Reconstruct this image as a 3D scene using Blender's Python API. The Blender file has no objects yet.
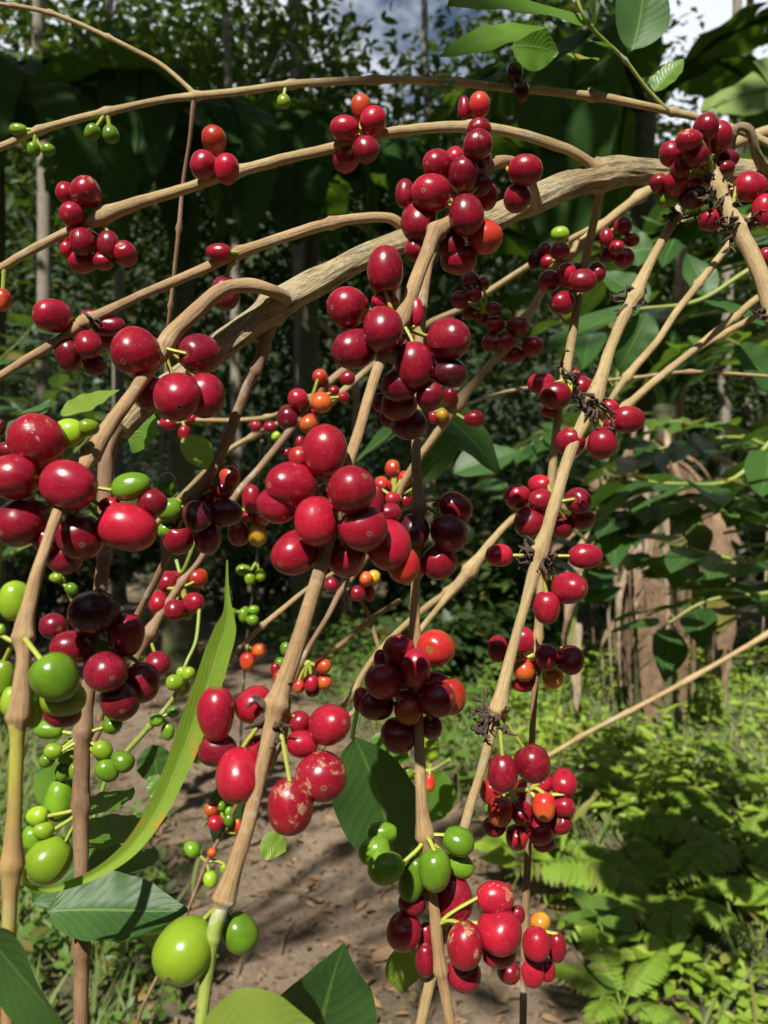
import bpy, bmesh, math, random
import numpy as np
from mathutils import Vector, Matrix
random.seed(7); RNG = np.random.default_rng(7)
scene = bpy.context.scene
COL = scene.collection
F = 768.0; CAMZ = 1.35
SUN = Vector((-0.20, -0.64, 0.75)).normalized()      # direction towards the sun

def P(px, py, d):
    return Vector(((px-384.0)/F*d, d, CAMZ-(py-512.0)/F*d))

# ------------------------------------------------------------------ tagging
def tag(o, label=None, cat=None, group=None, kind=None):
    if label: o['label'] = label
    if cat: o['category'] = cat
    if group: o['group'] = group
    if kind: o['kind'] = kind
    return o

def thing(name, loc, label, cat, group=None):
    o = bpy.data.objects.new(name, None); COL.objects.link(o)
    o.location = loc; o.empty_display_size = .05
    return tag(o, label, cat, group)

def origin_of(parent):
    p = Vector((0, 0, 0))
    while parent is not None:
        p += Vector(parent.location); parent = parent.parent
    return p

def link(name, me, parent=None, loc=None):
    o = bpy.data.objects.new(name, me); COL.objects.link(o)
    if parent is not None: o.parent = parent
    if loc is not None: o.location = loc
    return o

# ------------------------------------------------------------------ mesh builder (numpy)
class MB:
    def __init__(s): s.v=[]; s.f=[]; s.uv=[]; s.mi=[]; s.n=0
    def add(s, verts, faces, uvs=None, mi=0):
        verts=np.asarray(verts,float); faces=np.asarray(faces,int)
        s.v.append(verts); s.f.append((faces+s.n, mi))
        s.uv.append(np.zeros((len(verts),2)) if uvs is None else np.asarray(uvs,float))
        s.n+=len(verts)
    def mesh(s, name, mats, origin=(0,0,0), smooth=True):
        V=np.concatenate(s.v)-np.array(origin); UV=np.concatenate(s.uv)
        loops=[];starts=[];tot=[];mi=[];c=0
        for fa,m in s.f:
            k=fa.shape[1]; loops.append(fa.ravel())
            starts.append(c+np.arange(len(fa))*k); tot.append(np.full(len(fa),k)); mi.append(np.full(len(fa),m)); c+=fa.size
        loops=np.concatenate(loops);starts=np.concatenate(starts);tot=np.concatenate(tot);mi=np.concatenate(mi)
        me=bpy.data.meshes.new(name)
        me.vertices.add(len(V)); me.vertices.foreach_set('co',V.astype(np.float32).ravel())
        me.loops.add(len(loops)); me.loops.foreach_set('vertex_index',loops.astype(np.int32))
        me.polygons.add(len(starts)); me.polygons.foreach_set('loop_start',starts.astype(np.int32))
        me.polygons.foreach_set('loop_total',tot.astype(np.int32))
        me.polygons.foreach_set('material_index',mi.astype(np.int32))
        me.polygons.foreach_set('use_smooth',np.full(len(starts),smooth))
        ul=me.uv_layers.new(name='UVMap'); ul.data.foreach_set('uv',UV[loops].astype(np.float32).ravel())
        for m in (mats if isinstance(mats,(list,tuple)) else [mats]): me.materials.append(m)
        me.update(calc_edges=True); me.validate()
        return me
    def build(s, name, mats, parent=None, smooth=True):
        me=s.mesh(name,mats,origin_of(parent) if parent else (0,0,0),smooth)
        return link(name,me,parent)

def grid_faces(nu, nv):
    i=np.arange(nu-1)[:,None]*nv+np.arange(nv-1)[None,:]
    i=i.ravel()
    return np.stack([i,i+nv,i+nv+1,i+1],1)

def add_tube(mb, pts, rad, seg=10, rough=0.0, mi=0, cap=True, seed=0, ridges=0.0):
    pts=np.asarray(pts,float); rad=np.asarray(rad,float); n=len(pts)
    t=np.gradient(pts,axis=0); t/=np.linalg.norm(t,axis=1)[:,None]+1e-12
    a=np.array([0.,0,1.]) if abs(t[0,2])<.9 else np.array([1.,0,0])
    u=np.cross(t[0],a); u/=np.linalg.norm(u)
    U=[u]
    for i in range(1,n):
        u=U[-1]-t[i]*np.dot(U[-1],t[i]); u/=np.linalg.norm(u)+1e-12; U.append(u)
    U=np.array(U); W=np.cross(t,U)
    r0=np.random.default_rng(seed+11)
    ang=np.linspace(0,2*np.pi,seg+1)
    s=np.concatenate([[0],np.cumsum(np.linalg.norm(np.diff(pts,axis=0),axis=1))])
    R=np.repeat(rad[:,None],seg+1,1)
    if rough>0:
        nz=np.zeros((n,seg+1))
        for k in range(7):
            m=r0.integers(1,5); fr=r0.uniform(.15,1.3)/max(rad.mean(),1e-5); ph=r0.uniform(0,6.28); ph2=r0.uniform(0,6.28)
            nz+=np.cos(m*ang[None,:]+ph+.8*np.sin(s[:,None]*fr*.5+ph2))*np.sin(s[:,None]*fr+ph2)
        R=R*(1+rough*nz/2.6)
    if ridges>0:
        rr=np.zeros((n,seg+1))
        for k in range(5):
            m=r0.integers(5,13); ph=r0.uniform(0,6.28)
            rr+=np.cos((m+4)*ang[None,:]+ph+.7*np.sin(s[:,None]/rad.mean()*.5*r0.uniform(.6,1.5)+ph))*(.5+.5*np.sin(s[:,None]/rad.mean()*r0.uniform(.5,1.3)+ph*2))
        R=R*(1+ridges*np.clip(rr/2.5,-1.2,.8))
    V=pts[:,None,:]+R[:,:,None]*(np.cos(ang)[None,:,None]*U[:,None,:]+np.sin(ang)[None,:,None]*W[:,None,:])
    V[:,-1]=V[:,0]
    uv=np.stack([np.repeat(ang[None,:]/6.28318,n,0),np.repeat((s/0.03)[:,None],seg+1,1)],2)
    f=grid_faces(n,seg+1)
    mb.add(V.reshape(-1,3),f,uv.reshape(-1,2),mi)
    if cap:
        for e,(c,idx) in enumerate(((pts[0]-t[0]*rad[0]*.3,0),(pts[-1]+t[-1]*rad[-1]*.3,n-1))):
            ring=V[idx,:-1]; k=len(ring)
            vv=np.vstack([ring,c[None,:]]); ii=np.arange(k)
            ff=np.stack([ii,(ii+1)%k,np.full(k,k)],1)
            if e==0: ff=ff[:,::-1]
            mb.add(vv,ff,np.tile(uv[idx,0],(k+1,1)),mi)

def catmull(a, per=8):
    a=np.asarray(a,float)
    if len(a)<3:
        t=np.linspace(0,1,per+1)[:,None]; return a[0]*(1-t)+a[-1]*t
    p=np.vstack([2*a[0]-a[1],a,2*a[-1]-a[-2]]); out=[]
    for i in range(1,len(p)-2):
        p0,p1,p2,p3=p[i-1:i+3]
        for t in np.arange(per)/per:
            out.append(.5*((2*p1)+(-p0+p2)*t+(2*p0-5*p1+4*p2-p3)*t*t+(-p0+3*p1-3*p2+p3)*t**3))
    out.append(a[-1]); return np.array(out)

# ------------------------------------------------------------------ materials
def newmat(name):
    m=bpy.data.materials.new(name); m.use_nodes=True
    nt=m.node_tree; nt.nodes.clear()
    out=nt.nodes.new('ShaderNodeOutputMaterial'); b=nt.nodes.new('ShaderNodeBsdfPrincipled')
    nt.links.new(b.outputs[0],out.inputs[0])
    return m,nt,b,out
class NT:
    def __init__(s,nt): s.nt=nt
    def n(s,t,**k):
        x=s.nt.nodes.new(t)
        for a,v in k.items(): setattr(x,a,v)
        return x
    def l(s,a,b): s.nt.links.new(a,b)
    def val(s,x,inp):
        if hasattr(x,'is_linked'): s.l(x,inp)
        else: inp.default_value=x
    def math(s,op,a,b=0.0,c=0.0):
        x=s.n('ShaderNodeMath',operation=op)
        for i,q in enumerate((a,b,c)): s.val(q,x.inputs[i])
        return x.outputs[0]
    def ramp(s,f,stops,interp='LINEAR'):
        x=s.n('ShaderNodeValToRGB'); x.color_ramp.interpolation=interp
        e=x.color_ramp.elements
        while len(e)<len(stops): e.new(.5)
        for i,(p,c) in enumerate(stops):
            e[i].position=p; e[i].color=(c,c,c,1) if not hasattr(c,'__len__') else (*c,1)
        s.l(f,x.inputs[0]); return x.outputs[0]
    def mix(s,f,a,b,mode='MIX'):
        x=s.n('ShaderNodeMix',data_type='RGBA',blend_type=mode)
        s.val(f,x.inputs[0])
        for i,q in ((6,a),(7,b)):
            if hasattr(q,'is_linked'): s.l(q,x.inputs[i])
            else: x.inputs[i].default_value=(*q,1)
        return x.outputs[2]
    def noise(s,vec,scale,detail=3,rough=.55,w=None):
        x=s.n('ShaderNodeTexNoise')
        if w is not None: x.noise_dimensions='4D'; s.val(w,x.inputs['W'])
        if vec is not None: s.l(vec,x.inputs['Vector'])
        x.inputs['Scale'].default_value=scale; x.inputs['Detail'].default_value=detail; x.inputs['Roughness'].default_value=rough
        return x.outputs['Fac']
    def bump(s,h,strength,dist,b):
        x=s.n('ShaderNodeBump'); x.inputs['Strength'].default_value=strength; x.inputs['Distance'].default_value=dist
        s.l(h,x.inputs['Height']); s.l(x.outputs[0],b.inputs['Normal'])
    def sepxyz(s,v):
        x=s.n('ShaderNodeSeparateXYZ'); s.l(v,x.inputs[0]); return x.outputs
    def scalev(s,v,sc):
        x=s.n('ShaderNodeMapping'); x.inputs['Scale'].default_value=sc; s.l(v,x.inputs['Vector']); return x.outputs[0]

def mat_cherry(name, c1, c2, tip=None, scar=0.0, rough=.215, vary=.35, speck=.35, bloom=.10):
    m,nt,b,out=newmat(name); N=NT(nt)
    tc=N.n('ShaderNodeTexCoord').outputs['Object']; rnd=N.n('ShaderNodeObjectInfo').outputs['Random']
    w=N.math('MULTIPLY',rnd,97.0)
    n1=N.noise(tc,1.1,3,.6,w)
    col=N.mix(N.ramp(n1,[(.36,0),(.64,1)]),c1,c2)
    x,y,z=N.sepxyz(tc)
    if tip is not None:
        g=N.math('ADD',N.math('MULTIPLY',z,.35),N.math('MULTIPLY',N.math('SUBTRACT',n1,.5),1.1))
        col=N.mix(N.ramp(N.math('ADD',g,.5),[(.35,0),(.75,1)]),col,tip)
    k=N.math('ADD',1-vary,N.math('MULTIPLY',N.math('FRACT',N.math('MULTIPLY',rnd,7.31)),vary*1.5))
    kk=N.n('ShaderNodeCombineColor')
    for i in range(3): N.l(k,kk.inputs[i])
    col=N.mix(1.0,col,kk.outputs[0],'MULTIPLY')
    # fine pale flecks and mottling of the skin
    mot=N.noise(N.scalev(tc,(1,1,.55)),5.0,5,.7,w)
    col=N.mix(N.math('MULTIPLY',N.ramp(mot,[(.48,0),(.8,1)]),bloom*1.7),col,(.50,.12,.09))
    sp=N.noise(tc,15.0,1,.4,w)
    spk=N.ramp(sp,[(.70,0),(.76,1)])
    col=N.mix(N.math('MULTIPLY',spk,speck*.8),col,(.60,.36,.22))
    rgh=N.math('ADD',rough,N.math('MULTIPLY',mot,.09))
    hgt=N.math('MULTIPLY',mot,.35)
    # scars
    s1=N.noise(tc,1.25,4,.65,w)
    th=.70-.13*scar if scar>0 else .735
    sm=N.ramp(s1,[(th,0),(th+.03,1)])
    brk=N.ramp(N.noise(tc,9,4,.7,w),[(.40,.15),(.58,1)])
    sm=N.math('MULTIPLY',sm,brk)
    col=N.mix(N.math('MULTIPLY',sm,.85),col,(.42,.27,.14))
    # calyx scar on the tip
    r=N.math('SQRT',N.math('ADD',N.math('MULTIPLY',x,x),N.math('MULTIPLY',y,y)))
    r=N.math('ADD',r,N.math('MULTIPLY',N.math('SUBTRACT',N.noise(tc,9,2,.5,w),.5),.09))
    zz=N.math('GREATER_THAN',z,0.3)
    ca=N.math('MULTIPLY',N.ramp(r,[(.10,1),(.15,0)]),zz)
    col=N.mix(N.math('MULTIPLY',ca,.85),col,(.20,.115,.05))
    cb=N.math('MULTIPLY',N.ramp(r,[(.035,1),(.06,0)]),zz)
    col=N.mix(cb,col,(.05,.03,.02))
    st=N.math('MULTIPLY',N.ramp(r,[(.10,1),(.26,0)]),N.math('LESS_THAN',z,-0.3))
    col=N.mix(N.math('MULTIPLY',st,.7),col,(.12,.14,.02))
    allm=N.math('MAXIMUM',sm,ca)
    rgh=N.math('ADD',rgh,N.math('MULTIPLY',allm,.4))
    N.l(col,b.inputs['Base Color']); N.l(rgh,b.inputs['Roughness'])
    b.inputs['Specular IOR Level'].default_value=.5
    b.inputs['Subsurface Weight'].default_value=.10; b.inputs['Subsurface Scale'].default_value=.003
    b.inputs['Subsurface Radius'].default_value=(1,.25,.15)
    N.bump(N.math('ADD',hgt,N.math('MULTIPLY',allm,.5)),.35,.0006,b)
    return m

def mat_bark(name, c1, c2, dark, streak=1.0, rough=.75, green=None, bump=.5):
    m,nt,b,out=newmat(name); N=NT(nt)
    uv=N.n('ShaderNodeTexCoord').outputs['UV']; obj=N.n('ShaderNodeTexCoord').outputs['Object']
    g=N.noise(N.scalev(uv,(9,.8,1)),2.2,6,.75)
    gf=N.noise(N.scalev(uv,(30,3.0,1)),2.5,4,.7)
    g2=N.noise(obj,38,4,.6); g3=N.noise(obj,240,4,.7)
    col=N.mix(N.ramp(g2,[(.38,0),(.62,1)]),c1,c2)
    col=N.mix(N.math('MULTIPLY',N.ramp(g,[(.36,1),(.51,0)]),.80*streak),col,dark)
    col=N.mix(N.math('MULTIPLY',N.ramp(g3,[(.60,0),(.70,1)]),.45),col,dark)
    col=N.mix(N.math('MULTIPLY',N.ramp(g,[(.58,0),(.72,1)]),.4),col,tuple(min(1,x*1.35) for x in c1))
    if green is not None:
        gg=N.noise(obj,16,3,.6)
        col=N.mix(N.ramp(gg,[(.46,0),(.56,1)]),col,green)
    col=N.mix(N.math('MULTIPLY',N.ramp(gf,[(.38,1),(.52,0)]),.45*streak),col,dark)
    big=N.noise(obj,19,3,.6)
    col=N.mix(N.math('MULTIPLY',N.ramp(big,[(.52,0),(.64,1)]),.45*streak),col,tuple(.5*(q+w_) for q,w_ in zip(c2,dark)))
    li=N.noise(obj,95,4,.65); lg=N.noise(obj,11,2,.5)
    col=N.mix(N.math('MULTIPLY',N.math('MULTIPLY',N.ramp(li,[(.57,0),(.63,1)]),N.ramp(lg,[(.45,0),(.58,1)])),.55),col,(.42,.41,.33))
    N.l(col,b.inputs['Base Color']); b.inputs['Roughness'].default_value=rough
    N.bump(N.math('ADD',N.math('ADD',g,N.math('MULTIPLY',g3,.4)),N.math('MULTIPLY',gf,.4)),bump,.003,b)
    return m

def mat_leaf(name, c1, c2, vein=(.16,.26,.05), rough=.32, trans=.3, tcol=None, spot=None, veins=11.0, vs=.55, island=False, under=None, bump=.25, spsc=30, spec=.5):
    m,nt,b,out=newmat(name); N=NT(nt)
    uv=N.n('ShaderNodeTexCoord').outputs['UV']; obj=N.n('ShaderNodeTexCoord').outputs['Object']
    u,v,_=N.sepxyz(uv)
    au=N.math('ABSOLUTE',N.math('SUBTRACT',u,.5))
    n1=N.noise(obj,22,4,.6)
    if island:
        r=N.n('ShaderNodeNewGeometry').outputs['Random Per Island']
        col=N.mix(r,c1,c2)
        r2=N.math('FRACT',N.math('MULTIPLY',r,17.3))
        col=N.mix(N.math('MULTIPLY',N.math('GREATER_THAN',r2,.93),.75),col,(.24,.17,.05))
        col=N.mix(N.math('MULTIPLY',n1,.4),col,tuple(x*.6 for x in c1))
    else:
        col=N.mix(N.ramp(n1,[(.35,0),(.65,1)]),c1,c2)
    mid=N.ramp(au,[(.012,1),(.03,0)])
    sv=N.math('SINE',N.math('MULTIPLY',N.math('SUBTRACT',v,N.math('MULTIPLY',au,.55)),veins*6.283))
    svm=N.math('MULTIPLY',N.ramp(sv,[(.93,0),(1.0,1)]),.35)
    vm=N.math('MAXIMUM',mid,svm)
    col=N.mix(N.math('MULTIPLY',vm,vs),col,vein)
    if spot is not None:
        s=N.noise(obj,spsc,3,.6)
        col=N.mix(N.ramp(s,[(.60,0),(.68,1)]),col,spot)
    N.l(col,b.inputs['Base Color'])
    rg=N.math('ADD',rough,N.math('MULTIPLY',n1,.18)); N.l(rg,b.inputs['Roughness'])
    b.inputs['Specular IOR Level'].default_value=spec
    N.bump(N.math('SUBTRACT',N.math('MULTIPLY',sv,-.16),N.math('MULTIPLY',mid,.8)),bump,.0015,b)
    if trans>0:
        t=N.n('ShaderNodeBsdfTranslucent')
        hs=N.n('ShaderNodeHueSaturation'); hs.inputs['Value'].default_value=1.5; hs.inputs['Saturation'].default_value=1.1
        N.l(col,hs.inputs['Color'])
        tc=N.mix(.35,hs.outputs[0],tcol if tcol else (.22,.34,.02)); N.l(tc,t.inputs[0])
        ms=N.n('ShaderNodeMixShader'); ms.inputs[0].default_value=trans
        N.l(b.outputs[0],ms.inputs[1]); N.l(t.outputs[0],ms.inputs[2]); N.l(ms.outputs[0],out.inputs[0])
    return m

def mat_plain(name,c,rough=.6,var=.4,scale=60):
    m,nt,b,out=newmat(name); N=NT(nt)
    obj=N.n('ShaderNodeTexCoord').outputs['Object']
    n1=N.noise(obj,scale,4,.6)
    N.l(N.mix(n1,tuple(x*(1-var) for x in c),tuple(min(1,x*(1+var)) for x in c)),b.inputs['Base Color'])
    b.inputs['Roughness'].default_value=rough; N.bump(n1,.3,.002,b)
    return m

CH = {
 'r': mat_cherry('ripe_red_skin',(.36,.009,.026),(.26,.007,.021)),
 'c': mat_cherry('crimson_skin',(.29,.008,.024),(.19,.006,.019)),
 'm': mat_cherry('maroon_skin',(.20,.007,.020),(.115,.005,.016)),
 'k': mat_cherry('black_red_skin',(.085,.006,.014),(.05,.005,.010)),
 'o': mat_cherry('orange_red_skin',(.46,.034,.018),(.40,.016,.018),tip=(.54,.11,.02)),
 'y': mat_cherry('yellow_orange_skin',(.62,.26,.03),(.55,.17,.02),tip=(.60,.38,.03)),
 'g': mat_cherry('green_skin',(.10,.22,.012),(.15,.29,.018),bloom=.04,speck=.15,rough=.17),
 'l': mat_cherry('lime_skin',(.26,.40,.02),(.20,.34,.02),bloom=.05,speck=.15,rough=.19),
 'p': mat_cherry('scarlet_skin',(.40,.018,.022),(.32,.010,.020),tip=(.46,.04,.018)),
 's': mat_cherry('scarred_red_skin',(.36,.010,.027),(.27,.008,.022),scar=1.0),
}
M_STEM = mat_bark('old_bark',(.64,.53,.30),(.52,.405,.205),(.10,.066,.035),1.1,.85,bump=1.0)
M_TWIG = mat_bark('tan_twig_bark',(.47,.315,.145),(.36,.225,.10),(.17,.09,.045),.80,.62,bump=.5)
M_TWIG2= mat_bark('straw_twig_bark',(.50,.375,.175),(.40,.28,.12),(.20,.12,.06),.72,.62,bump=.5)
M_BROWN= mat_bark('brown_twig_bark',(.31,.19,.10),(.22,.12,.06),(.08,.045,.026),.6,.6,bump=.35)
M_GRN  = mat_bark('green_brown_twig_bark',(.40,.23,.10),(.30,.15,.07),(.14,.08,.03),.5,.55,green=(.36,.34,.05),bump=.3)
M_GSTEM= mat_bark('green_stem_skin',(.22,.30,.05),(.30,.33,.07),(.12,.16,.03),.4,.45,bump=.2)
M_DARK = mat_bark('dark_twig_bark',(.05,.04,.025),(.035,.028,.02),(.015,.012,.01),.5,.7)
M_STALK= mat_plain('fruit_stalk_skin',(.32,.36,.05),.5,.35,120)
M_DRY  = mat_plain('dried_flower_brown',(.060,.038,.026),.9,.6,200)
M_LEAF = mat_leaf('coffee_leaf',(.034,.092,.022),(.052,.125,.026),rough=.40,bump=.15,spec=.38)
M_LEAFY= mat_leaf('yellow_spotted_leaf',(.17,.27,.03),(.22,.32,.035),vein=(.26,.38,.07),rough=.36,trans=.35,spot=(.42,.26,.03),vs=.25)
M_LEAFC= mat_leaf('curled_leaf',(.15,.27,.022),(.24,.37,.035),vein=(.34,.46,.12),rough=.5,trans=.35,spot=(.46,.27,.03),vs=.55,veins=13,bump=.10,spsc=75,spec=.3)
M_LEAFO= mat_leaf('olive_leaf',(.13,.19,.03),(.19,.25,.035),rough=.3,trans=.35)
M_LEAFB= mat_leaf('bright_leaf',(.10,.22,.025),(.14,.28,.03),rough=.3,trans=.45)
# ------------------------------------------------------------------ coffee cherries
_cm={}
def cherry_mesh(key,var):
    k=(key,var)
    if k in _cm: return _cm[k]
    r=np.random.default_rng(100+var)
    nu,nv=26,30
    th=np.linspace(0,np.pi,nu); ph=np.linspace(0,2*np.pi,nv)
    T,Ph=np.meshgrid(th,ph,indexing='ij')
    rad=np.sin(T)**.93; z=np.cos(T)
    z=z*(1-.03*np.exp(-(T/.30)**2))                                   # flat tip
    rad=rad*(1+(-.07,.09,.0,-.04,.05,-.02,.03)[var]*np.cos(T))
    z=z-.10*np.exp(-((np.pi-T)/.28)**2)*-1                             # dimple at the stalk
    ring=np.exp(-((np.sin(T)-.12)/.045)**2)*(T<np.pi/2)
    z=z+.030*ring
    lob=1+.032*np.cos(2*Ph+r.uniform(0,6))+.018*np.cos(3*Ph+r.uniform(0,6))*np.sin(T)+.02*np.sin(3*T+r.uniform(0,6))*np.sin(T)+.015*np.cos(Ph+r.uniform(0,6))*np.cos(2*T)*np.sin(T)
    if key in 'gl': lob=lob+.02*np.abs(np.cos(Ph*1.0))
    V=np.stack([rad*lob*np.cos(Ph),rad*lob*np.sin(Ph),z],2)
    V[:,-1]=V[:,0]
    mb=MB(); mb.add(V.reshape(-1,3),grid_faces(nu,nv))
    me=mb.mesh('cherry',CH[key]); _cm[k]=me; return me

CLABEL={'o':'orange half ripe cherry','y':'yellow orange unripe cherry','g':'green unripe cherry','l':'pale green unripe cherry','k':'almost black overripe cherry','s':'red cherry with a tan scar','m':'dark maroon cherry'}

class Branch:
    def __init__(s,tree,name,pts,mat,nodes=(),seg=12,rough=.05,ridges=0,per=8,label=None,swell=.38,parent=None,seed=None):
        a=np.array(pts,float); s.c=catmull(a,per); s.tree=tree
        w=np.array([P(*q[[0,1,3]]) for q in s.c]); s.w=w
        rad=s.c[:,2]/F*s.c[:,3]/2*(1.0 if name=='stem' else .92)
        rng=np.random.default_rng(abs(hash(tuple(pts[0])))%99999 if seed is None else seed)
        L=np.concatenate([[0],np.cumsum(np.linalg.norm(np.diff(w,axis=0),axis=1))])
        rad0=rad.copy()
        for nx,ny in nodes:
            i=np.argmin((s.c[:,0]-nx)**2+(s.c[:,1]-ny)**2)
            q=(L-L[i]); q=np.where(q<0,q/(rad0[i]*1.7),q/(rad0[i]*.75))
            rad=rad*(1+swell*np.exp(-q*q))
            q2=(L-L[i])/(rad0[i]*.35); rad=rad*(1+.12*np.exp(-q2*q2))
        # gentle natural wobble
        wob=np.stack([np.interp(L,np.linspace(0,L[-1],max(3,int(L[-1]/.02))),rng.normal(0,1,max(3,int(L[-1]/.02)))) for _ in range(3)],1)
        w=w+wob*rad0[:,None]*.10
        mb=MB(); add_tube(mb,w,rad,seg,rough,0,True,rng.integers(9999),ridges)
        s.o=mb.build(name,mat,parent or tree)
        if label: s.o['label']=label
        s.org=origin_of(s.o); s.rad=rad
    def at(s,px,py):
        i=np.argmin((s.c[:,0]-px)**2+(s.c[:,1]-py)**2); return s.c[i,3],s.rad[i],s.c[i,2]

def parse(t):
    out=[]
    for e in t.split(';'):
        e=e.strip()
        if not e: continue
        q=e.split(',')
        x,y,w,h=[float(v) for v in q[:4]]; c=q[4].strip(); ang=float(q[5]) if len(q)>5 else None
        out.append((x,y,w,h,c,ang))
    return out

NCH=0
def cluster(br,node,tile,back='',front='',stalk_mat=None,lift=.006):
    """fruit growing round one node of a branch: every fruit is a mesh of its own, front and back ones packed without overlap"""
    global NCH
    ox,oy,sc=tile; D,rb,_=br.at(*node); N3=P(*node,D)
    placed=[]
    def prep(lst):
        r=[]
        for x,y,w,h,c,ang in lst: r.append([ox+x/sc,oy+y/sc,w/sc,h/sc,c,ang])
        return r
    fr=prep(parse(front)); bk=prep(parse(back))
    if len(fr)+len(bk)>=8:                       # the fruit hidden deep in a full cluster
        al=fr+bk; mx=sum(e[0] for e in al)/len(al); my=sum(e[1] for e in al)/len(al); sz=sum(e[2]+e[3] for e in al)/len(al)/2
        cc='g' if sum(e[4] in 'gl' for e in al)*2>len(al) else ('m' if sum(e[4] in 'mk' for e in al)*2>len(al) else 'c')
        for k in range(3):
            bk.insert(0,[mx+random.uniform(-.55,.55)*sz,my+random.uniform(-.5,.5)*sz,sz*.92,sz*.88,cc,None])
    def solve(lst,sgn):
        done=[]
        for e in lst:
            px,py,w,h,c,ang=e
            rr=(w+h)/4/F*D
            off=math.hypot(px-node[0],py-node[1])/F*D
            d=D+sgn*(max(0,(rr+rb)*.9-max(0,off-rr)*.8) if off<2.4*rr else rr*.15)
            for (x2,y2,r2,d2) in done:
                sp=math.hypot(px-x2,py-y2)/F*D; R=(rr+r2)*.90
                if sp<R:
                    need=math.sqrt(R*R-sp*sp)
                    if sgn<0: d=min(d,d2-need)
                    else: d=max(d,d2+need)
            done.append((px,py,rr,d)); e.append(d)
        return done
    solve(fr,-1); solve(bk[::-1],1)
    # keep the whole cluster within reach of its stalks
    for lst,sgn in ((fr,-1),(bk,1)):
        if not lst: continue
        far=max(abs(e[6]-D) for e in lst); lim=.040*D/.30
        if far>lim:
            for e in lst: e[6]=D+(e[6]-D)*lim/far
    mb=MB()
    for lst,sgn in ((bk,1),(fr,-1)):
        for px,py,w,h,c,ang,d in lst:
            C=P(px,py,d); S=min(w,h)/2/F*d; Lg=max(w,h)/2/F*d
            asp=Lg/S
            if c in 'gl' and ang is None and asp<1.14: m_=(Lg+S)/2; Lg=m_*1.09; S=m_*.93; asp=Lg/S; ang_g=math.degrees(math.atan2(-(py-node[1]),px-node[0]))
            else: ang_g=None
            if ang_g is not None: ang=ang_g
            elif ang is None: ang=0 if w>=h else 90
            else: Lg=w/2/F*d; S=h/2/F*d; asp=max(1.0,Lg/S)
            LS=max(1.17,asp)
            st=math.sqrt(max(0.0,min(1.0,(asp*asp-1)/(LS*LS-1)))); ct=math.sqrt(1-st*st)
            im=Vector((math.cos(math.radians(ang)),0,math.sin(math.radians(ang))))
            out=(C-N3); 
            if asp<1.06 and out.length>1e-6:
                im=Vector((out.x,0,out.z)); im=im.normalized() if im.length>1e-6 else Vector((0,0,-1)); im=(im+Vector((random.uniform(-.5,.5),0,random.uniform(-.9,.1)))).normalized(); st=random.uniform(.35,.97); ct=math.sqrt(1-st*st)
            elif im.dot(out)<0: im=-im
            view=C-Vector((0,0,CAMZ)); view.normalize()
            ax=(im*st+view*(sgn*ct)).normalized()
            L=S*LS if asp>1.06 else S*1.06
            me=cherry_mesh(c,random.randrange(7))
            o=link('cherry',me,br.o); NCH+=1
            q=Vector((0,0,1)).rotation_difference(ax)
            o.rotation_mode='QUATERNION'
            o.rotation_quaternion=q@Matrix.Rotation(random.uniform(0,6.28),4,'Z').to_quaternion()
            o.scale=(S,S,L); o.location=C-br.org
            if c in CLABEL: o['label']=CLABEL[c]
            base=C-ax*L*.86
            mid=(base*.45+N3*.55)-ax*.0015
            d0=(base-N3).length
            if d0<(.024 if sgn<0 else .013)*max(1,D/.3):
                r0=.0008*max(.8,min(1.3,D/.3))
                pp=catmull(np.array([N3,mid,base]),4)
                add_tube(mb,pp,np.linspace(r0*1.2,r0,len(pp)),6,0,0,True)
    if mb.n: mb.build('fruit_stalks',stalk_mat or M_STALK,br.o)

def dried(br,node,size=9,n=16,side=0):
    D,rb,_=br.at(*node); N3=P(*node,D); r=np.random.default_rng(int(node[0]*7+node[1])); mb=MB()
    for i in range(n):
        a=r.uniform(0,6.28); v=np.array([math.cos(a)*1.0+side,r.uniform(-.8,.3),math.sin(a)*.7-.25]); v/=np.linalg.norm(v)
        L=size/F*D*r.uniform(.6,1.5)
        p0=np.array(N3)+v*rb*.8; p1=p0+v*L*.5+r.normal(0,.0012,3); p2=p1+v*L*.5+r.normal(0,.0022,3)
        rr=r.uniform(.00045,.0009)
        add_tube(mb,[p0,p1,p2],[rr,rr*1.5,rr*.5],5)
        if r.random()<.6:
            for k in range(3):
                q=p2+r.normal(0,.0018,3); add_tube(mb,[p2,(p2+q)/2+r.normal(0,.0005,3),q],[rr*.6,rr*.9,rr*.3],4)
    mb.build('dried_flower',M_DRY,br.o)

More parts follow.
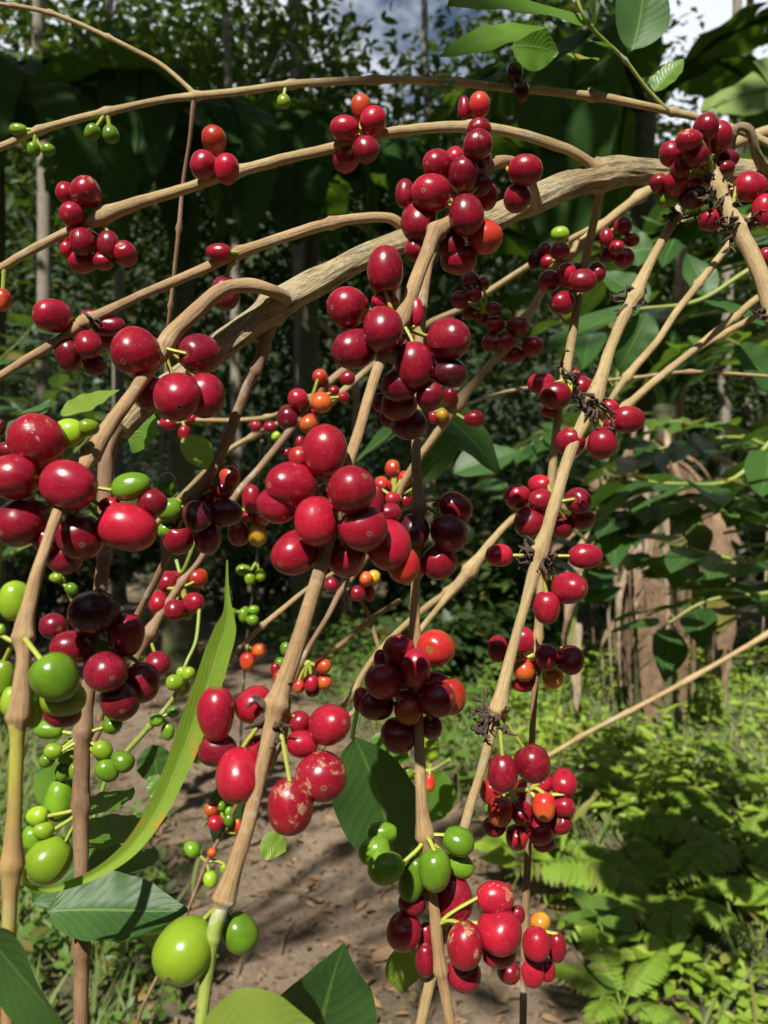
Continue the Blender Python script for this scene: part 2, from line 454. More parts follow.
# ------------------------------------------------------------------ leaves
def leaf_verts(b,t,w,nrm,droop=.08,fold=.18,wave=.055,nl=22,nw=9,seed=0,acum=.22,base=.0):
    b=np.array(b,float); t=np.array(t,float); nrm=np.array(nrm,float)
    a=t-b; L=np.linalg.norm(a); a=a/L
    sd=np.cross(a,nrm); sd/=np.linalg.norm(sd); n=np.cross(sd,a)
    r=np.random.default_rng(seed); p1,p2=r.uniform(0,6.28,2)
    v=np.linspace(0,1,nl)[:,None]; u=np.linspace(-1,1,nw)[None,:]
    prof=np.clip(np.sin(np.pi*np.clip(v,0,1)**.82),0,None)**.80
    prof=prof*(1-acum*np.clip((v-.72)/.28,0,1)); prof=np.maximum(prof,.012)
    hw=w/2*prof
    ph=np.where(u<0,p1,p2)
    z=fold*np.abs(u)*hw-droop*L*(v**2)*1.0+wave*hw*np.abs(u)**1.5*np.sin(v*6.1*np.pi+ph+1.7*np.sin(v*4.3+p1))+.02*L*np.sin(v*5+p1)*u
    bend=.04*L*np.sin(v*np.pi+p2*.3)*(1 if r.random()<.5 else -1)
    V=b+a*(v*L)[...,None]*1+sd*(u*hw+bend)[...,None]+n*z[...,None]
    V=V if V.ndim==3 else V
    uv=np.stack([np.repeat((u+1)/2,nl,0),np.repeat(v,nw,1)],2)
    return V.reshape(-1,3),grid_faces(nl,nw),uv.reshape(-1,2)

def leaf(parent,b,t,w,nrm,mat,name='leaf',label=None,mb=None,stalk=None,**k):
    """b,t: world points; w: width in metres"""
    own=mb is None
    if own: mb=MB()
    V,f,uv=leaf_verts(b,t,w,nrm,**k); mb.add(V,f,uv)
    if stalk is not None:
        add_tube(mb,catmull(np.array([stalk,(Vector(stalk)+Vector(b))/2+Vector((0,0,.002)),b]),4),np.full(9,w*.028),6)
    if own:
        o=mb.build(name,mat,parent)
        if label: o['label']=label
        return o

def pleaf(parent,b,t,wpx,nrm,mat,**k):
    """b=(px,py,d) t=(px,py,d) wpx: width in px at that distance"""
    d=(b[2]+t[2])/2
    return leaf(parent,P(*b),P(*t),wpx/F*d,nrm,mat,**k)

# ------------------------------------------------------------------ the fruiting coffee tree in front
TREE=thing('coffee_tree',(.42,.46,0),'bent coffee tree with thick rough stem and drooping branches of large ripe red cherries','coffee tree')
B0=Branch(TREE,'stem',[(905,900,40,.46),(915,600,38,.45),(900,330,34,.42),(850,190,30,.40),(800,168,27,.39),(768,174,26,.385),(720,172,25,.38),(640,172,25,.37),(600,177,26,.365),(560,188,27,.36),(525,204,27,.35),(490,221,25,.345),(440,236,22,.335),(400,243,22,.33),(352,262,24,.32),(302,290,27,.31),(250,325,27,.305),(200,362,26,.30),(150,402,24,.292),(118,428,23,.285)],M_STEM,[(600,177),(270,305),(118,428)],seg=72,rough=.09,ridges=.06,per=20,swell=.22)
B0L=Branch(TREE,'branch',[(122,424,22,.285),(110,440,18,.283),(106,470,17,.28),(105,545,16,.278),(99,600,14,.275),(88,690,15,.27),(83,740,17,.268),(82,806,17,.265),(82,880,16,.262),(80,960,16,.26),(82,1040,15,.257),(83,1110,15,.255)],M_BROWN,[(80,735),(80,808),(80,945)],seg=16,rough=.06,swell=.25)
B1=Branch(TREE,'branch',[(292,306,13,.316),(288,301,17,.309),(272,291,14,.297),(250,285,15,.293),(222,288,16,.29),(196,310,17,.285),(173,334,18,.28),(158,358,16,.275),(141,382,14,.265),(122,410,15,.255),(100,441,18,.245),(85,464,17,.236),(60,507,12,.222),(45,552,12,.212),(30,604,16,.208),(23,638,20,.205),(23,662,15,.203),(17,718,21,.20),(17,735,15,.1995)],M_TWIG,[(286,300),(165,345),(92,455),(22,638),(17,718)],seg=18,rough=.06,swell=.20)
B1L=Branch(TREE,'branch',[(17,722,20,.20),(17,745,15,.199),(15,800,15,.197),(12,865,20,.195),(10,900,16,.194),(8,960,15,.192),(7,1080,14,.19)],M_GRN,[(12,863)],seg=18,rough=.06,swell=.20,label='pale twig turning yellow green towards its end')
B2=Branch(TREE,'branch',[(537,206,13,.345),(528,178,14,.325),(512,163,13,.312),(492,164,14,.305),(477,179,15,.30),(466,198,15,.295),(447,224,15,.288),(436,234,17,.285),(424,262,15,.28),(405,310,16,.27),(393,338,14,.265),(377,372,12,.258),(360,428,12,.25),(347,470,13,.243),(325,555,15,.237),(302,635,17,.232),(283,690,20,.228),(277,708,22,.226),(266,752,15,.223),(250,812,16,.22),(240,845,17,.218),(228,890,20,.216),(223,906,17,.215),(220,914,13,.214)],M_TWIG,[(436,232),(400,322),(279,705),(224,900)],seg=18,rough=.05,swell=.25)
B2L=Branch(TREE,'shoot',[(224,902,15,.2155),(217,922,16,.2135),(212,945,15,.212),(208,975,14,.211),(203,1010,14,.209),(198,1060,14,.206)],M_GSTEM,[(214,940)],seg=14,swell=.12)
B3=Branch(TREE,'branch',[(437,244,10,.335),(428,268,11,.333),(421,320,12,.33),(418,400,10,.325),(416,470,11,.32),(417,505,14,.318),(416,560,10,.316),(415,640,12,.312),(419,740,12,.305),(421,800,13,.30),(424,832,17,.298),(430,870,10,.295),(436,925,13,.292),(441,970,13,.29),(448,1010,11,.288),(458,1070,10,.286)],M_TWIG,[(417,400),(416,508),(416,640),(424,835),(440,972)],seg=14,swell=.25)
B4=Branch(TREE,'branch',[(712,170,9,.378),(700,180,10,.374),(686,200,11,.368),(676,216,11,.364),(655,255,10,.36),(634,296,14,.355),(612,345,12,.35),(594,398,16,.346),(570,452,13,.342),(550,520,14,.337),(540,553,16,.335),(525,605,11,.332),(510,660,12,.328),(498,708,16,.325),(494,722,13,.324),(482,768,10,.32),(464,828,11,.315),(442,930,12,.305),(421,1022,12,.298),(408,1080,12,.294)],M_TWIG2,[(676,216),(633,296),(594,396),(540,553),(497,710)],seg=16,swell=.30)
B5=Branch(TREE,'branch',[(602,182,11,.365),(600,195,9,.375),(588,250,9,.385),(580,290,9,.388),(568,360,10,.39),(560,400,9,.39),(551,480,9,.39),(545,540,9,.388),(540,620,10,.386),(537,660,8,.384)],M_TWIG2,[(580,285),(567,370),(550,500),(540,640)],seg=12,swell=.22)
B5L=Branch(TREE,'branch',[(538,650,8,.3845),(537,662,7.5,.384),(533,720,7,.382),(529,800,7,.38),(527,870,8,.378),(525,925,9,.376),(523,985,8,.374),(522,1060,8,.372)],M_BROWN,[(525,935)],seg=12,swell=.22)
B6=Branch(TREE,'branch',[(850,185,10,.40),(800,160,9,.42),(752,135,8,.43),(700,118,8,.435),(672,112,8,.435),(640,105,8,.43),(592,96,9,.43),(528,90,8,.425),(450,82,8,.42),(375,80,8,.42),(290,85,8,.42),(255,89,8,.42),(195,96,8,.42),(160,100,7,.42),(107,112,8,.42),(38,130,8,.42),(0,147,8,.42),(-60,172,7,.42)],M_TWIG2,[(672,112),(592,96),(455,82),(375,80),(290,85),(195,96),(107,112),(38,130)],seg=12,swell=.30)
B6b=Branch(TREE,'twig',[(195,96,7,.42),(186,86,5,.42),(160,64,5,.42),(130,48,5,.42),(108,37,5,.42),(80,24,5,.42),(50,13,5,.42),(14,6,4.5,.42),(-40,0,4,.42)],M_TWIG2,[(108,37),(50,13),(14,6)],seg=10,swell=.4)
B6c=Branch(TREE,'twig',[(194,99,6,.42),(190,140,4.5,.425),(183,185,4.5,.43),(179,228,5,.43),(174,275,4.5,.435),(170,310,4.5,.435),(167,345,4,.44),(165,420,4,.44)],M_BROWN,[(179,229),(171,305)],seg=8,swell=.5)
B7=Branch(TREE,'branch',[(614,183,17,.372),(598,172,16,.363),(578,155,11,.357),(558,146,11,.356),(520,134,11,.355),(470,127,12,.354),(420,129,11,.354),(380,135,11,.354),(335,147,11,.354),(290,157,11,.355),(240,171,12,.356),(190,187,11,.358),(140,203,13,.36),(102,216,16,.362),(75,229,11,.363),(60,236,10,.364),(30,252,10,.365),(0,269,9,.366),(-60,300,9,.37)],M_TWIG2,[(592,167),(470,127),(360,139),(235,172),(100,216)],seg=14,swell=.25,rough=.09)
B8=Branch(TREE,'branch',[(415,240,13,.335),(400,224,12,.33),(385,217,11,.328),(350,219,11,.325),(320,226,12,.322),(290,235,12,.32),(240,252,12,.318),(190,275,11,.316),(140,296,10,.314),(100,315,12,.312),(82,324,13,.311),(60,340,10,.31),(30,358,10,.309),(0,377,9,.308),(-60,412,9,.306)],M_TWIG,[(330,223),(240,252),(86,322)],seg=14,swell=.22)
B9=Branch(TREE,'branch',[(274,316,16,.31),(268,335,14,.31),(258,365,12,.31),(245,392,12,.31),(228,436,11,.31),(213,470,11,.31),(196,494,14,.31),(188,504,14,.31),(175,540,8,.315),(163,567,8,.32),(150,592,8,.325),(138,616,8,.33),(120,655,8,.335),(100,720,7,.34)],M_BROWN,[(192,500),(255,372)],seg=14,rough=.1,swell=.3)
B10=Branch(TREE,'branch',[(716,172,13,.37),(708,164,14,.352),(714,175,14,.345),(722,196,15,.34),(740,234,17,.335),(752,255,17,.332),(768,296,19,.328),(790,360,19,.32),(815,440,18,.315)],M_TWIG2,[(720,190),(738,228)],seg=16,swell=.2,rough=.07)
B11=Branch(TREE,'twig',[(730,172,10,.38),(731,150,9,.368),(733,134,9,.362),(740,127,9,.36),(750,131,9,.36),(756,152,10,.365),(764,166,12,.375),(775,172,12,.38)],M_STEM,[(733,134)],seg=12,rough=.12,swell=.2)
B12=Branch(TREE,'twig',[(672,112,4,.435),(665,107,3.6,.432),(645,86,3.6,.43),(625,60,4,.425),(606,42,4,.42),(592,28,4,.415),(580,8,4,.41),(565,-40,4,.41)],M_GSTEM,[(625,60),(592,25)],seg=8,swell=.4)
# lignified spur on the upper branch
add=MB(); add_tube(add,catmull(np.array([P(597,98,.428),P(592,92,.422),P(590,88,.42)]),5),np.linspace(.0022,.0012,11),8); add.build('spur',M_STEM,B6.o)

T4=4.0; T3=2.954
cluster(B7,(215,170),(0,0,T3),front='632,415,75,80,p;600,488,80,80,c;670,500,75,90,r')
cluster(B7,(360,138),(250,0,T3),back='328,318,58,78,o;283,470,82,85,r',front='280,380,88,75,r;365,362,80,85,r;343,443,78,80,c')
cluster(B7,(95,217),(0,160,T4),back='330,405,120,100,c;410,405,90,75,r;265,355,50,65,r;260,130,75,85,r;500,375,100,105,r',front='345,130,120,118,s;290,218,105,100,c;433,340,90,115,c;328,327,100,115,c')
cluster(B7,(5,266),(0,160,T4),front='12,560,66,92,o')
cluster(B8,(84,323),(0,250,T3),back='270,196,70,40,c;205,310,80,100,m;280,340,70,60,m;330,255,90,90,c;322,225,100,60,c',front='155,195,108,98,c,-10;262,280,80,85,r')
cluster(B8,(238,253),(100,250,T4),front='475,10,105,72,r')
cluster(B8,(236,262),(100,250,T4),back='500,172,112,140,m')
cluster(B1,(163,347),(100,250,T4),back='190,570,150,140,m;400,415,170,160,m',front='415,585,130,172,c,100;310,590,140,192,c,85;140,408,195,192,r')
cluster(B1,(75,480),(0,390,T4),back='280,172,130,112,l;355,150,80,70,l;160,300,90,110,m;30,240,100,70,c;2,150,40,70,k;255,670,150,130,m;185,600,110,120,m;610,450,110,110,c;440,462,90,70,r',
  front='150,205,215,222,s;50,350,190,190,c;90,530,210,195,c,25;525,385,162,112,g,15;275,380,228,195,c,-20;320,585,190,192,c;510,550,240,198,r,-15')
cluster(B9,(190,505),(130,440,T4),back='330,300,90,90,c;85,250,110,110,c;310,395,110,125,m;195,395,120,130,c;315,215,60,110,r;400,150,85,95,o',front='150,362,80,70,g;160,280,100,98,g;150,180,80,102,g;370,200,90,75,c;385,290,132,110,m;270,305,118,130,k')
cluster(B0L,(96,640),(20,560,T4),back='135,265,110,110,m;180,590,160,120,m;370,655,75,80,g',front='205,350,160,140,c;425,300,140,180,c;295,210,205,185,k;485,490,140,165,m;400,560,165,160,m;345,450,132,168,m,80')
cluster(B1,(23,636),(0,560,T4),back='60,165,120,165,l;15,470,85,150,l;50,565,90,130,l;130,600,80,150,l;5,280,35,50,g;250,615,150,110,m',front='255,555,178,155,l;220,470,186,188,g')
cluster(B0L,(80,735),(0,720,T4),back='275,140,90,80,l;255,205,70,70,g;300,205,50,70,g;490,165,85,95,g',front='195,40,118,76,g,-8;190,160,60,58,g;215,125,75,62,l;450,20,75,70,g;430,200,100,88,g;410,120,76,78,l')
cluster(B0L,(80,808),(0,720,T4),back='130,470,85,100,g;150,385,90,75,l;240,320,122,172,g',front='175,440,80,70,l;198,555,150,175,l,62')
cluster(B2,(276,712),(180,660,T4),back='480,250,90,90,r;490,335,130,105,r;330,360,70,70,r;150,360,160,130,m;295,180,152,158,r;145,215,150,225,c',front='235,460,192,212,r;600,258,172,160,r,10;565,465,202,212,s;440,585,182,228,s')
cluster(B2,(222,905),(0,764,T3),back='710,500,110,112,g',front='545,550,148,178,l,62')
cluster(B2,(338,520),(240,400,T4),back='235,230,80,90,p;145,420,165,150,c;425,630,165,160,c;655,660,130,150,p;600,450,90,80,c;545,400,60,130,c',
  front='595,580,188,202,r;490,510,190,200,r;220,610,195,180,r,40;340,205,182,218,r;205,340,208,190,r;445,360,190,190,r;305,485,176,202,r')
cluster(B2,(399,324),(310,230,T4),back='300,285,110,70,r;425,330,60,120,r;515,545,90,125,r;560,575,140,110,k;480,665,112,120,m;280,690,60,80,c;340,750,130,90,m;396,775,150,130,m;355,700,150,130,c;355,620,150,140,m',
  front='300,160,150,195,c;155,310,172,158,c;175,475,178,160,c,30;290,395,166,185,c;555,437,178,165,c;415,540,152,195,c')
cluster(B2,(462,205),(380,80,T4),back='425,465,90,115,c;405,420,90,90,m;300,310,75,85,r;100,455,80,118,c;140,680,95,90,c;315,720,150,120,c;335,110,48,95,r;405,310,80,80,m',
  front='397,100,86,100,p;397,200,100,95,c;228,340,118,118,c;418,625,138,145,p;285,660,112,130,m;155,570,148,160,c;345,540,145,168,c;203,452,162,158,c;335,380,122,138,m;388,262,120,118,c')
cluster(B2,(511,164),(380,80,T4),back='',front='550,472,115,112,c;580,362,142,122,r')
cluster(B3,(417,692),(350,620,T4),back='120,155,50,75,c;45,320,70,105,c;340,245,110,80,c;405,305,118,150,o;325,430,90,98,c;345,110,128,152,o,65',
  front='195,460,146,142,c;105,340,145,125,m;195,125,132,132,c;135,245,152,142,c;235,360,116,116,o;265,195,124,166,r;345,318,156,142,c,10')
cluster(B3,(417,506),(370,440,T4),back='155,515,130,130,p;75,290,90,80,c;275,485,140,140,c;340,268,150,125,r,-30',front='175,365,130,140,k;315,373,158,155,m')
cluster(B3,(425,838),(360,830,T4),back='90,10,125,85,g;60,85,125,125,g;400,140,112,105,g;210,290,115,100,m;330,380,110,140,m;265,430,75,120,c;260,520,80,135,c;175,405,146,150,c',
  front='210,195,190,102,g,78;105,150,152,126,g,14;300,160,132,172,g;393,45,130,112,g,-25')
cluster(B3,(438,925),(360,830,T4),back='415,580,140,145,c;555,490,140,115,c;630,340,60,75,c;375,275,150,192,c',front='540,270,156,125,s;555,405,172,172,r;420,460,150,186,s')
cluster(B5L,(525,935),(360,830,T4),back='720,370,78,82,y;595,570,92,85,c;748,560,70,90,c',front='788,468,76,120,r;690,560,100,132,r;705,455,112,132,r')
cluster(B5L,(530,790),(440,720,T4),back='205,285,95,105,p;215,425,92,85,c;310,470,100,98,p;415,490,92,74,c;485,415,86,86,c;415,255,80,75,r;340,280,98,92,r;495,250,102,112,r',
  front='490,345,98,90,r;325,370,92,98,c;400,440,104,118,r;240,365,102,122,o;417,347,98,120,o')
cluster(B4,(498,712),(440,720,T4),front='370,175,146,152,c;250,210,124,156,c')
cluster(B4,(540,556),(440,460,T4),front='237,382,112,96,r;580,385,142,106,c;425,590,110,136,c;520,512,140,132,c')
cluster(B5,(549,505),(440,460,T4),back='400,100,92,85,r;490,265,92,102,c;570,235,104,92,c;555,165,108,112,m',front='358,250,122,122,r;308,145,106,104,r;405,160,104,90,c')
cluster(B5,(540,655),(508,500,T3),back='45,415,70,82,c;45,545,72,46,c;135,525,66,62,y;-30,440,64,82,c',front='48,500,66,72,o;115,465,76,82,c;185,473,77,86,r')
cluster(B5,(566,378),(508,250,T3),back='122,475,52,42,c;200,365,26,26,r;220,405,72,66,r',front='98,395,82,66,r;140,430,96,82,c')
cluster(B4,(594,402),(508,250,T3),back='300,465,56,52,r;305,520,48,54,c;185,565,86,88,c',front='278,570,92,92,c;355,500,96,78,r')
cluster(B5,(579,285),(460,220,T4),back='470,190,60,40,c;545,210,76,86,c',front='410,330,106,96,r,15;355,245,92,86,r;425,220,82,92,r;490,245,116,96,c')
cluster(B10,(712,178),(576,80,T4),back='330,412,66,72,c;370,470,86,86,l;470,470,112,92,k;620,450,60,64,c;400,415,92,102,c;605,315,94,74,m;600,350,70,60,c;545,560,116,86,c',
  front='378,298,90,96,c;568,228,120,116,c;522,190,102,102,c;420,355,82,78,c;480,303,112,105,c;452,240,106,82,s')
cluster(B10,(738,226),(576,80,T4),back='760,710,70,80,r',front='697,428,132,112,r;752,523,92,132,r')
cluster(B6,(36,131),(0,0,T3),front='55,383,52,36,g;100,442,40,42,g;143,443,42,36,g')
cluster(B6,(107,112),(0,0,T3),front='273,392,48,50,g;327,396,50,50,g')
cluster(B6,(287,86),(250,0,T3),front='100,300,38,44,l')
cluster(B6,(455,82),(250,0,T3),front='568,228,42,24,l;580,260,42,30,g')
cluster(B6,(518,89),(508,0,T3),front='20,215,50,60,k;40,270,46,62,k')
for br,nd,sz,n,sd in ((B4,(594,405),14,22,-.5),(B4,(594,408),9,10,.8),(B4,(540,555),12,20,-.9),(B4,(540,558),10,14,.6),(B4,(497,714),18,20,-1.3),(B4,(497,716),9,10,.8),(B4,(633,297),9,10,0),(B4,(676,216),10,12,0),(B10,(718,186),12,14,0),(B10,(737,226),14,24,0),(B10,(715,200),10,10,-1),(B2,(276,712),9,18,-1),(B5,(566,372),8,12,0),(B7,(85,226),6,10,0),(B8,(86,322),6,8,0),(B10,(775,312),14,16,-.6)):
    dried(br,nd,sz*.62,int(n*.8),sd*.7)
# leaves of the front tree
FC=(0,-1,.45)
pleaf(B3.o,(352,738,.345),(402,886,.36),88,(-.35,-1,.45),M_LEAF,seed=3,fold=.30,droop=.03,stalk=P(362,690,.335),label='large dark green leaf')
pleaf(B0L.o,(46,917,.245),(188,902,.25),72,(0,-.75,1),M_LEAF,seed=5,fold=.25,droop=.04,stalk=P(82,905,.262))
pleaf(B0L.o,(88,815,.272),(134,782,.30),40,(-.2,-.8,1),M_LEAFB,seed=6)
pleaf(B0L.o,(84,850,.275),(166,806,.32),52,(0,-.7,1),M_LEAFB,seed=7,fold=.2)
pleaf(B0L.o,(92,884,.275),(160,836,.34),62,(0,-.8,1),M_LEAF,seed=8,fold=.2)
pleaf(B0L.o,(82,790,.272),(28,770,.30),40,(-.1,-1,.8),M_LEAFB,seed=9)
pleaf(B1.o,(-40,905,.19),(72,1062,.17),112,(.5,-1,-.75),M_LEAF,seed=10,fold=.15,label='broad olive leaf cut by the corner')
pleaf(B2.o,(196,1035,.205),(318,1022,.19),64,(0,-.8,1),M_LEAFO,seed=11,fold=.25)
pleaf(B2.o,(300,1075,.27),(352,954,.26),116,(.1,-1,-.6),M_LEAF,seed=12,fold=.1,acum=.5)
pleaf(B3.o,(404,942,.335),(404,996,.335),38,(0,-1,.3),M_LEAFY,seed=13,label='yellowing leaf')
pleaf(B9.o,(14,442,.40),(46,398,.42),38,(-.3,-1,.9),M_LEAF,seed=14)
pleaf(B9.o,(60,417,.42),(120,386,.44),34,(0,-.8,1),M_LEAFY,seed=15)
pleaf(B9.o,(155,414,.36),(130,452,.36),34,(0,-1,.4),M_LEAFB,seed=16)
pleaf(B9.o,(182,438,.45),(214,470,.45),30,(.2,-1,.4),M_LEAFY,seed=17)
pleaf(B2.o,(262,838,.30),(286,852,.30),30,(.2,-1,.4),M_LEAFY,seed=18)
pleaf(B12.o,(629,50,.425),(650,-34,.43),58,(.1,-1,.25),M_LEAF,seed=20,fold=.2,droop=0)
pleaf(B12.o,(655,92,.432),(682,56,.43),28,(-.2,-1,.6),M_LEAFB,seed=21,fold=.25)
pleaf(B12.o,(588,24,.415),(448,-2,.38),50,(.1,-1,.7),M_LEAFB,seed=22,fold=.15,droop=.02)
pleaf(B12.o,(552,28,.44),(436,52,.42),42,(0,-1,.75),M_LEAFB,seed=23,fold=.2,droop=.02)
pleaf(B12.o,(512,48,.46),(560,50,.46),44,(0,-1,-.3),M_LEAFB,seed=24)
pleaf(B12.o,(594,26,.42),(584,-26,.40),26,(.5,-1,.4),M_LEAFB,seed=25)
pleaf(B12.o,(612,50,.425),(588,34,.40),16,(0,-1,.9),M_LEAF,seed=26)
pleaf(B12.o,(600,60,.44),(558,54,.42),16,(0,-1,.9),M_LEAFY,seed=27)
# long curled leaf seen half edge-on
cl=catmull(np.array([(24,868,.205,7),(27,883,.21,9),(42,889,.214,13),(66,885,.217,17),(98,872,.220,21),(130,848,.222,30),(156,812,.224,38),(175,772,.226,42),(192,728,.228,43),(206,690,.229,42),(217,655,.23,40),(225,630,.23,31),(228,612,.23,13),(227,592,.23,6),(227,560,.23,2)]),6)
mb=MB(); n=len(cl); W=np.array([P(*q[:3]) for q in cl]); t=np.gradient(W,axis=0); t/=np.linalg.norm(t,axis=1)[:,None]
u=np.linspace(-1,1,9); sdv=np.cross(t,np.array([.25,-1,.15])); sdv/=np.linalg.norm(sdv,axis=1)[:,None]; nn=np.cross(sdv,t)
hw=cl[:,3]/F*cl[:,2]/2*np.interp(np.arange(n)/n,[0,.25,.5,.7,1],[.60,.48,.58,.68,.80])
rr_=np.random.default_rng(2); ed=1+.05*np.sin(np.linspace(0,24,n))[:,None]*np.abs(u)[None,:]
V=W[:,None,:]+sdv[:,None,:]*(u[None,:]*hw[:,None]*ed)[...,None]+nn[:,None,:]*(np.abs(u)[None,:]**1.1*hw[:,None]*.30+np.sin(np.linspace(0,19,n))[:,None]*u[None,:]*hw[:,None]*.06)[...,None]
mb.add(V.reshape(-1,3),grid_faces(n,9),np.stack([np.repeat((u[None,:]+1)/2,n,0),np.repeat(np.linspace(0,1,n)[:,None],9,1)],2).reshape(-1,2))
o=mb.build('leaf',M_LEAFC,B1.o); o['label']='long curled yellow green leaf with orange spots'

# ------------------------------------------------------------------ second coffee tree, further back, with smaller fruit
TREE2=thing('coffee_tree',(.62,.72,0),'coffee tree behind the bent stem with thin bare branches and clusters of small blurred cherries','coffee tree')
D0=Branch(TREE2,'stem',[(1046,1950,34,.72),(1040,1300,30,.71),(1010,700,24,.68),(960,350,20,.64),(880,170,16,.60),(790,130,13,.57),(720,150,11,.54),(655,186,10,.52),(601,227,9,.51),(576,250,9,.505),(542,292,8,.50),(515,338,9,.50),(485,370,8,.50),(457,404,11,.50),(432,440,8,.505),(405,480,8,.515),(395,505,8,.52)],M_TWIG2,[(520,330),(457,406),(580,247),(640,200)],seg=12,rough=.07)
D1=Branch(TREE2,'branch',[(620,214,7,.515),(560,246,7,.54),(500,284,7,.56),(462,308,7,.57),(428,324,7,.57),(380,360,7,.57),(335,398,8,.57),(310,411,7,.575),(275,425,6,.585),(230,450,6,.60),(190,488,6,.62),(150,530,6,.64)],M_TWIG2,[(330,400),(255,435)],seg=10)
D2=Branch(TREE2,'branch',[(400,340,7,.565),(372,350,8,.53),(345,370,9,.52),(318,392,9,.51),(298,420,9,.505),(262,466,8,.50),(237,495,9,.495),(218,528,8,.49),(201,558,7,.485),(182,583,8,.48),(162,612,9,.475),(150,632,12,.47),(140,652,8,.468),(122,690,7,.465),(95,740,6,.46)],M_BROWN,[(318,392),(183,582),(150,635)],seg=10)
D3=Branch(TREE2,'branch',[(335,396,6,.575),(310,396,5,.60),(275,415,5,.63),(237,420,5,.65),(190,420,5,.66),(150,424,5,.67),(100,430,4,.68)],M_TWIG2,[(180,421),(268,418)],seg=8)
D6=Branch(TREE2,'branch',[(960,340,12,.64),(860,268,9,.58),(800,276,8,.55),(760,297,8,.54),(725,325,8,.53),(687,355,8,.525),(626,406,9,.515),(575,455,8,.51),(520,512,8,.505),(497,535,8,.50),(470,571,13,.50),(440,606,7,.50),(418,633,7,.50),(385,680,6,.505),(345,720,6,.51),(320,750,6,.52)],M_TWIG2,[(470,571),(626,406),(735,315)],seg=10)
D6b=Branch(TREE2,'twig',[(468,573,7,.50),(447,592,8,.51),(425,608,8,.515),(395,634,7,.52),(372,660,7,.525),(355,690,7,.53),(342,708,7,.53)],M_TWIG2,[(447,592),(355,690)],seg=9)
D7=Branch(TREE2,'branch',[(960,345,10,.64),(850,285,8,.60),(800,290,7,.58),(768,310,7,.57),(720,336,7,.565),(670,368,7,.56),(630,402,6,.555)],M_TWIG2,[(720,336)],seg=9)
D8=Branch(TREE2,'branch',[(880,172,9,.60),(800,178,8,.54),(750,218,8,.50),(725,250,8,.49),(698,284,8,.485),(676,312,8,.48),(657,341,8,.475),(635,367,9,.47),(613,396,7,.465),(598,425,6,.46)],M_TWIG2,[(698,284),(628,378)],seg=10)
D9=Branch(TREE2,'twig',[(800,380,4,.70),(760,376,4,.68),(690,372,4,.66),(640,377,4,.65),(600,381,4,.64),(520,389,4,.62),(485,398,4,.57),(452,410,4,.52)],M_TWIG2,[(690,372)],seg=7)
D14=Branch(TREE2,'branch',[(398,500,7,.52),(380,535,6,.52),(358,570,6,.51),(341,591,7,.505),(328,616,6,.50),(312,642,6,.50),(300,664,7,.50),(290,692,6,.50),(284,740,5,.50),(262,775,4,.50),(240,800,4,.50),(225,828,4,.50),(207,862,4,.50),(190,905,4,.50),(165,962,4,.50),(140,1015,4,.50),(125,1070,4,.50)],M_BROWN,[(302,664),(225,828),(207,862)],seg=9)
D13=Branch(TREE2,'twig',[(352,560,5,.51),(330,575,5,.48),(308,588,5,.46),(285,607,6,.455),(262,626,6,.45),(248,640,5,.45),(225,662,5,.45),(195,690,4,.45)],M_TWIG,[(262,626)],seg=8)
D16=Branch(TREE2,'twig',[(400,600,5,.55),(368,621,5,.56),(345,641,6,.565),(335,648,5,.57),(318,662,5,.58),(300,690,4,.59)],M_TWIG,[(338,646)],seg=8)
D15=Branch(TREE2,'twig',[(355,590,5,.53),(368,615,5,.53),(376,640,5,.53),(384,668,5,.53),(390,700,5,.53)],M_TWIG,[],seg=7)
D18=Branch(TREE2,'twig',[(176,560,4,.485),(182,572,4,.48),(195,540,4,.48),(205,500,4,.49)],M_GSTEM,[],seg=7)
D19=Branch(TREE2,'twig',[(200,600,4,.475),(196,640,4,.46),(186,664,4,.45),(178,690,5,.45),(166,708,5,.45),(150,726,6,.45),(126,752,6,.45),(108,775,5,.45),(90,830,5,.45)],M_GSTEM,[(178,690),(150,726)],seg=8)
D20=Branch(TREE2,'twig',[(262,440,4,.62),(258,500,3,.66),(257,562,3,.69),(252,600,3,.70),(247,640,3,.70),(243,690,3,.70),(240,760,3,.70)],M_DARK,[(257,562),(248,612)],seg=7)
D21=Branch(TREE2,'twig',[(450,760,5,.56),(432,770,4,.57),(412,772,4,.58),(398,765,4,.58)],M_GSTEM,[],seg=7)
cluster(D1,(322,404),(230,340,T4),back='103,345,46,46,r;160,348,56,46,r',front='')
cluster(D2,(312,400),(230,340,T4),back='360,148,65,62,o;468,153,66,56,c;415,205,46,46,r;455,230,50,44,c;280,410,40,60,c;225,450,50,46,c;185,385,40,36,l',front='315,335,86,82,o;365,250,90,86,o;235,310,100,104,m;272,235,80,82,r')
cluster(D2,(235,505),(130,440,T4),back='435,370,96,106,c;510,380,76,92,y',front='470,305,62,52,c;530,315,66,62,o;485,235,76,116,c')
cluster(D2,(183,586),(130,440,T4),back='175,545,74,48,r;230,690,42,60,l;270,550,86,82,o;150,565,80,86,c',front='115,650,86,92,r;255,650,92,82,c;180,680,86,88,c')
cluster(D2,(150,640),(130,560,T4),back='35,385,50,50,g',front='110,415,100,102,c')
cluster(D3,(180,421),(0,250,T3),front='497,512,52,42,r;545,542,40,52,r;565,498,36,30,r')
cluster(D0,(395,495),(230,340,T4),back='650,515,62,72,o;702,555,62,62,o;605,578,62,66,o;652,575,50,56,r;703,645,52,62,c',front='662,520,40,40,g;652,635,66,56,r;748,560,42,56,r;748,640,52,60,c')
cluster(D0,(513,340),(460,220,T4),back='215,540,92,74,c;185,380,46,42,l;120,490,72,76,r',front='140,420,76,72,r;230,425,86,76,r;182,488,72,76,r;290,505,86,78,r')
